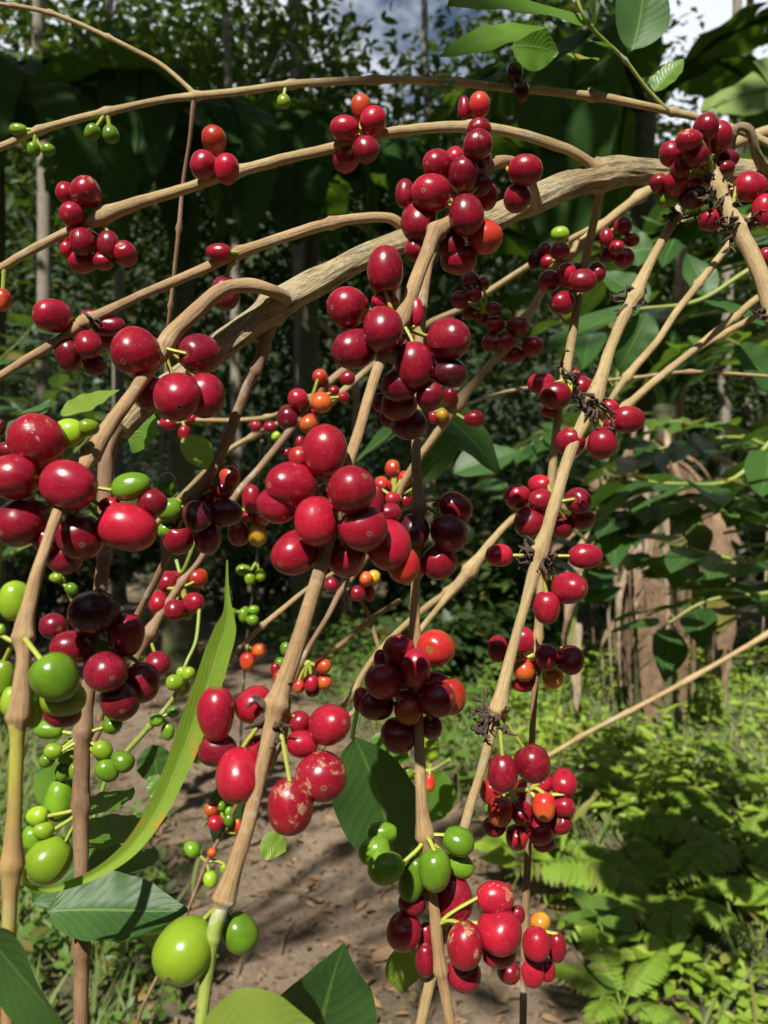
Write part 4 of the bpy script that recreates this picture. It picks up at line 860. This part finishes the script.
# dry bare twig leaning through the weeds
mb=MB(); c=catmull(np.array([Q(850,585,1.15),Q(768,634,1.12),Q(697,675,1.1),Q(640,706,1.08),Q(587,733,1.06),Q(553,753,1.05),Q(470,800,1.0)]),8); L=len(c)
rad=np.linspace(.0040,.0026,L); 
for nx in (8,17,26,34): rad=rad*(1+.4*np.exp(-((np.arange(L)-nx)/1.2)**2))
add_tube(mb,c,rad,9,.06); tag(mb.build('bare_twig',M_TWIG2),'bare straw coloured twig slanting across the weeds at right','twig')

# ------------------------------------------------------------------ ferns
def fern(label,base,fronds,seed,group=None,mat=None):
    r=np.random.default_rng(seed); x,y=base; z=float(gz(np.array(x),np.array(y)))
    T=thing('fern',(x,y,z),label,'fern',group)
    for (az,L,rise,droop) in fronds:
        mb=MB(); a=math.radians(az); hd=np.array([math.cos(a),math.sin(a),0]); p=np.array([x,y,z+.06]); pts=[np.array([x,y,z]),p]; e=rise; N_=25
        for i in range(N_): p=p+(hd*math.cos(e)+np.array([0,0,1])*math.sin(e))*L/N_; pts.append(p); e-=droop/N_
        pts=np.array(pts); add_tube(mb,pts,np.linspace(.0035,.0008,len(pts)),5)
        t=np.gradient(pts,axis=0); t/=np.linalg.norm(t,axis=1)[:,None]; s=np.array([-math.sin(a),math.cos(a),0]); nn=np.cross(s,t)
        ii=np.arange(5,N_+1); v=(ii-5)/(N_-5); ln=L*.24*np.sin(np.pi*(.12+.86*v))**.9*(1-.35*v)
        for sg in (-1,1):
            k=len(ii); d=s*sg+t[ii]*.42+np.array([0,0,-.15]); soup(mb,T_OV2,pts[ii],d+r.normal(0,.05,(k,3)),np.where(nn[ii][:,2:3]>0,nn[ii],-nn[ii]),ln)
        mb.build('frond',mat or M_FERN,T)
fern('bright fern arching over the weeds at lower right centre',(.98,2.65),[(185,.62,.75,1.2),(215,.58,.6,1.2),(150,.45,.9,1.4),(250,.45,.7,1.4),(330,.45,.9,1.4),(290,.4,.7,1.3),(100,.4,1.0,1.3)],1,'ferns beside the path')
fern('bright fern at the lower right edge below the dark hollow',(1.35,2.9),[(178,.6,.7,1.2),(222,.6,.6,1.1),(120,.45,1.0,1.4),(270,.45,.8,1.4),(320,.4,.9,1.4),(40,.4,1.0,1.4)],2,'ferns beside the path')
fern('fern with upright fronds at the right edge level with the lowest red fruit',(1.75,3.55),[(190,.5,1.1,1.3),(230,.45,.9,1.2),(150,.45,1.1,1.3),(280,.4,.9,1.4)],3,'ferns beside the path')
fern('small fern at the bottom edge right of the lowest cherries',(.62,2.0),[(100,.3,1.0,1.2),(160,.28,.9,1.3),(40,.28,.9,1.3),(230,.25,.9,1.3),(300,.25,.9,1.3)],4,'ferns beside the path')
if False: fern('fern in the shade of the glossy leaves beneath the slanting twig',(1.15,4.0),[(200,.5,1.0,1.3),(240,.5,.9,1.3),(290,.5,.9,1.3),(150,.5,1.0,1.3),(330,.4,.9,1.4)],5,'ferns beside the path')
# ------------------------------------------------------------------ broad leaved seedlings one can count
def seedling(label,base,h,n,ll,seed,mat,tm=T_OV):
    r=np.random.default_rng(seed); x,y=base; z=float(gz(np.array(x),np.array(y)))
    T=thing('seedling',(x,y,z),label,'plant','seedlings among the weeds')
    mb=MB(); s=catmull(np.array([(x,y,z),(x+r.normal(0,.02),y+r.normal(0,.02),z+h*.6),(x+r.normal(0,.04),y+r.normal(0,.04),z+h)]),6); add_tube(mb,s,np.linspace(.0035,.0015,len(s)),6); mb.build('stem',M_GSTEM,T)
    for i in range(n):
        q=s[int((.35+.65*i/(n-1))*(len(s)-1))]; a=i*2.4+r.uniform(-.3,.3)
        m=MB(); d=np.array([[math.cos(a),math.sin(a),r.uniform(.0,.6)]]); soup(m,tm,q[None],d,np.array([[0,-.25,1.]]),np.array([ll*r.uniform(.75,1.15)])); m.build('leaf',mat,T)
SD=[((.66,2.35),.16,9,.13,'bright seedling with pointed leaves low at right, left of the small fern'),((.82,2.2),.14,8,.12,'bright seedling at the bottom right between two ferns'),((.45,2.75),.22,8,.15,'broad leaved seedling just right of the lowest red cluster'),((.60,3.0),.26,9,.14,'broad leaved seedling behind the lowest red cluster'),((1.2,2.45),.2,8,.13,'yellow green seedling near the right bottom corner'),((.95,3.3),.3,10,.13,'leafy seedling in front of the dark hollow'),((1.45,2.4),.2,8,.13,'seedling cut by the right edge near the bottom'),((-.60,2.15),.18,8,.12,'seedling between the lower left twigs'),((-.95,2.6),.2,8,.12,'seedling at the lower left edge beside the path'),((.35,3.6),.3,9,.12,'seedling at the path edge behind the right hand branch')]
for i,(b,h,n,l,lb) in enumerate(SD): seedling(lb,b,h,n,l,200+i,M_WEED if i%3 else M_WEED2)

# ------------------------------------------------------------------ stuff: weeds, grass, litter, far forest
r=np.random.default_rng(21)
def scatter(n,x0,x1,y0,y1,fn,pw=1.0):
    x=r.uniform(x0,x1,n); y=y0+(y1-y0)*r.random(n)**pw
    k=fn(x,y)>r.random(n); return x[k],y[k]
def weeds(name,mat,x,y,hmin,hmax,nl,ls,tm):
    mb=MB(); n=len(x); z=gz(x,y); h=r.uniform(hmin,hmax,n)
    P_=np.repeat(np.stack([x,y,z],1),nl,0); m=len(P_)
    hh=np.repeat(h,nl)*r.uniform(.15,1,m); P_=P_+np.stack([r.normal(0,.03,m),r.normal(0,.03,m),hh],1)
    d=rdirs(m,r,.35,-.3); u=r.normal(0,.35,(m,3)); u[:,2]+=1; u[:,1]-=.3
    soup(mb,tm,P_,d,u,ls*r.uniform(.5,1.25,m)); return mb
def dens_right(x,y):
    e=x-(.30+.10*np.sin(y*2.1)+.0*y); pd=path_dist(x,y)
    patch=.5+.5*np.sin(x*3.1+1.3*np.sin(y*2.2))*np.sin(y*2.7+.6*x)
    return np.clip(pd*3.2,0,1)*np.clip(e*4,0,1)*np.clip(.25+patch,0,1)
FERNS=[(.98,2.65),(1.35,2.9),(1.75,3.55),(.62,2.0),(1.15,4.0)]
def dens_low(x,y):
    k=1
    for fx,fy in FERNS: k=k*(1-np.exp(-((x-fx+.08)**2+(y-fy+.18)**2)/.075))
    return k* dens_right(x,y)*np.clip(-.12+1.15*(.5+.5*np.sin(x*5.3+2*np.sin(y*3.1))*np.sin(y*4.4+1.2*x)),0,1)
x,y=scatter(6500,.2,4.2,1.7,7.5,dens_low,1.25)
w=weeds('g',None,x,y,.03,.20,9,.052,T_OV)
x2,y2=scatter(620,.5,4.2,2.9,7,lambda a,b: (1 if True else 0)*np.clip((a-.5)*2,0,1)*.8*(np.sin(a*2.3+b*1.7)>-.3))
w2=weeds('g',None,x2,y2,.08,.42,9,.09,T_OV2)
w.v+=w2.v; 
for fa,m in w2.f: w.f.append((fa+w.n,m))
w.uv+=w2.uv; w.n+=w2.n
x3,y3=scatter(190,.4,4.0,2.3,6.5,lambda a,b: np.clip((a-.4)*2,0,1)*.8*(np.sin(a*3.3-b*2.1)>.1))
w3=weeds('g',None,x3,y3,.10,.34,12,.13,tmpl_leaf(.35,.3,.20,6)); w.v+=w3.v
for fa,m in w3.f: w.f.append((fa+w.n,m))
w.uv+=w3.uv; w.n+=w3.n
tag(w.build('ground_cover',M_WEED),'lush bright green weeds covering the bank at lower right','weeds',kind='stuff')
x,y=scatter(3600,-3.5,.6,1.6,9,lambda a,b: np.clip(path_dist(a,b)*2.5+.02,0,1)*.9,1.2)
w=weeds('g',None,x,y,.03,.14,8,.05,T_OV)
x,y=scatter(900,-4,1.2,4.5,10,lambda a,b: np.clip(path_dist(a,b)*2,0,1))
w2=weeds('g',None,x,y,.1,.45,9,.10,T_OV2); w.v+=w2.v
for fa,m in w2.f: w.f.append((fa+w.n,m))
w.uv+=w2.uv; w.n+=w2.n
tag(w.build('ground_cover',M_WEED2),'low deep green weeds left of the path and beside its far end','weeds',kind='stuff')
x,y=scatter(16000,-2.5,3.6,1.4,6,lambda a,b: np.clip(path_dist(a,b)*2.2+.03,0,.9)*(.35+.65*(np.sin(a*5+b*3)>0)))
mb=MB(); n=len(x); d=r.normal(0,.5,(n,3)); d[:,2]=1; soup(mb,T_GR,np.stack([x,y,gz(x,y)],1),d,rup(n,r,0.1)+np.array([0,-1,.2]),r.uniform(.05,.20,n))
tag(mb.build('grass',M_GRASS),'thin grass blades growing along both edges of the path','grass',kind='stuff')
x,y=scatter(9000,-3.5,3.2,1.3,8,lambda a,b: np.clip(.62-path_dist(a,b)*.9,0.08,1),1.3)
mb=MB(); n=len(x); d=rdirs(n,r,.12); u=rup(n,r,1.4); soup(mb,T_OV2,np.stack([x,y,gz(x,y)+.016+.01*r.random(n)],1),d,u,r.uniform(.015,.07,n)*np.where(r.random(n)<.06,2.0,1))
x,y=scatter(9000,-2.2,2.2,1.4,6,lambda a,b: np.clip(.9-path_dist(a,b)*.8,.15,1),1.5)
n=len(x); soup(mb,T_RD,np.stack([x,y,gz(x,y)+.012],1),rdirs(n,r,.5),rup(n,r,.6),r.uniform(.006,.026,n))
for i in range(260):
    a=r.uniform(0,6.28); X=r.uniform(-2,1.2); Y=r.uniform(1.6,5.5); l=r.uniform(.05,.22); zz=float(gz(np.array(X),np.array(Y)))+.018
    q=np.array([(X,Y,zz),(X+math.cos(a)*l*.5,Y+math.sin(a)*l*.5,zz+.008),(X+math.cos(a)*l+.02,Y+math.sin(a)*l,zz)]); add_tube(mb,catmull(q,4),np.full(9,r.uniform(.0012,.004)),5)
tag(mb.build('leaf_litter',M_LITTER),'brown fallen leaves and twig bits strewn on the path','leaf litter',kind='stuff')
# far forest: one mass behind everything, with a gap to the sky
mb=MB(); q=[]
for i in range(1500):
    d=r.uniform(12.5,25); X=r.uniform(-1.0,1.0)*d*.80
    pxx=X/d*F+384
    gap=np.exp(-((pxx-385)/80)**2)*.27+np.exp(-((pxx-730)/75)**2)*.44
    top=1.35+d*.72*(1-gap)*r.uniform(.86,1.04)
    q.append((X,d,top*r.random()**.75))
q=np.array(q); per=60; p=np.repeat(q,per,0)+r.normal(0,1,(len(q)*per,3))*np.array([.62,.5,.5]); p[:,2]=np.maximum(p[:,2],.1)
n=len(p); soup(mb,T_Q,p,rdirs(n,r,.6,.3),rup(n,r),r.uniform(.15,.36,n)); tag(mb.build('forest',M_FOL_DARK,smooth=False),'far wall of dappled forest foliage behind everything','forest',kind='stuff')
# unseen forest added to hold back sky fill, beside and behind the photographer
mb=MB(); q=[]
for i in range(420):
    a=r.uniform(math.radians(148),math.radians(392)); R_=r.uniform(9,13); q.append((R_*math.cos(a),R_*math.sin(a)+2,(5.2 if math.sin(a)<-.3 else 8.5)*r.random()**.8))
q=np.array(q); per=40; p=np.repeat(q,per,0)+r.normal(0,1,(len(q)*per,3))*.75; p[:,2]=np.maximum(p[:,2],.1); n=len(p)
soup(mb,T_Q,p,rdirs(n,r,.6,.3),rup(n,r),r.uniform(.5,.95,n)); tag(mb.build('forest',M_FOL_DARK,smooth=False),'unseen forest round the clearing, added to hold back sky light','forest',kind='stuff')
# dark slope added as backing, closing bright sky gaps behind the forest
hx=np.linspace(-60,60,61); hy=np.linspace(25,58,18); X,Y=np.meshgrid(hx,hy,indexing='ij'); Z=.02+(Y-25)*.92+1.2*np.sin(X*.21)*np.clip((Y-25)/14,0,1)+.5*np.sin(X*.7+Y*.5)*np.clip((Y-25)/10,0,1)
mb=MB(); mb.add(np.stack([X,Y,Z],2).reshape(-1,3),grid_faces(61,18)); tag(mb.build('dark_backing',mat_plain('dark_backing_skin',(.018,.030,.010),.95,.5,.9)),kind='structure')

# ------------------------------------------------------------------ light, sky, camera
w=bpy.data.worlds.new('World'); scene.world=w; w.use_nodes=True; nt=w.node_tree; N=NT(nt); bg=nt.nodes['Background']
sky=N.n('ShaderNodeTexSky'); sky.sky_type='NISHITA'; sky.sun_disc=False
sky.sun_elevation=math.asin(SUN.z); sky.sun_rotation=math.atan2(SUN.x,SUN.y)
g=N.n('ShaderNodeTexCoord').outputs['Generated']; cl=N.noise(N.scalev(g,(1,1,1.6)),3.2,6,.6)
cm_=N.math('MULTIPLY',N.ramp(cl,[(.33,0),(.50,1)]),N.ramp(N.sepxyz(g)[1],[(.15,0),(.5,1)]))
N.l(N.mix(N.math('MULTIPLY',cm_,.85),sky.outputs[0],(15,15.8,16.8)),bg.inputs['Color']); bg.inputs['Strength'].default_value=.048
sl=bpy.data.lights.new('sun','SUN'); sl.energy=5.0; sl.angle=math.radians(.55); sl.color=(1,.955,.88)
so=bpy.data.objects.new('sun',sl); COL.objects.link(so); so.rotation_mode='QUATERNION'; so.rotation_quaternion=SUN.to_track_quat('Z','Y'); so.location=(0,-3,9)
cam=bpy.data.cameras.new('camera'); co=bpy.data.objects.new('camera',cam); COL.objects.link(co)
co.location=(0,0,CAMZ); co.rotation_euler=(math.radians(90),0,0)
cam.sensor_fit='VERTICAL'; cam.sensor_height=36; cam.sensor_width=27; cam.lens=27.0; cam.clip_start=.02; cam.clip_end=400
cam.dof.use_dof=True; cam.dof.focus_distance=.30; cam.dof.aperture_fstop=27.0/1.6
scene.camera=co
scene.render.engine='CYCLES'
scene.view_settings.view_transform='Standard'; scene.view_settings.look='None'; scene.view_settings.exposure=0.6; scene.view_settings.gamma=1
scene.cycles.max_bounces=6; scene.cycles.diffuse_bounces=3; scene.cycles.transmission_bounces=3; scene.cycles.transparent_max_bounces=6
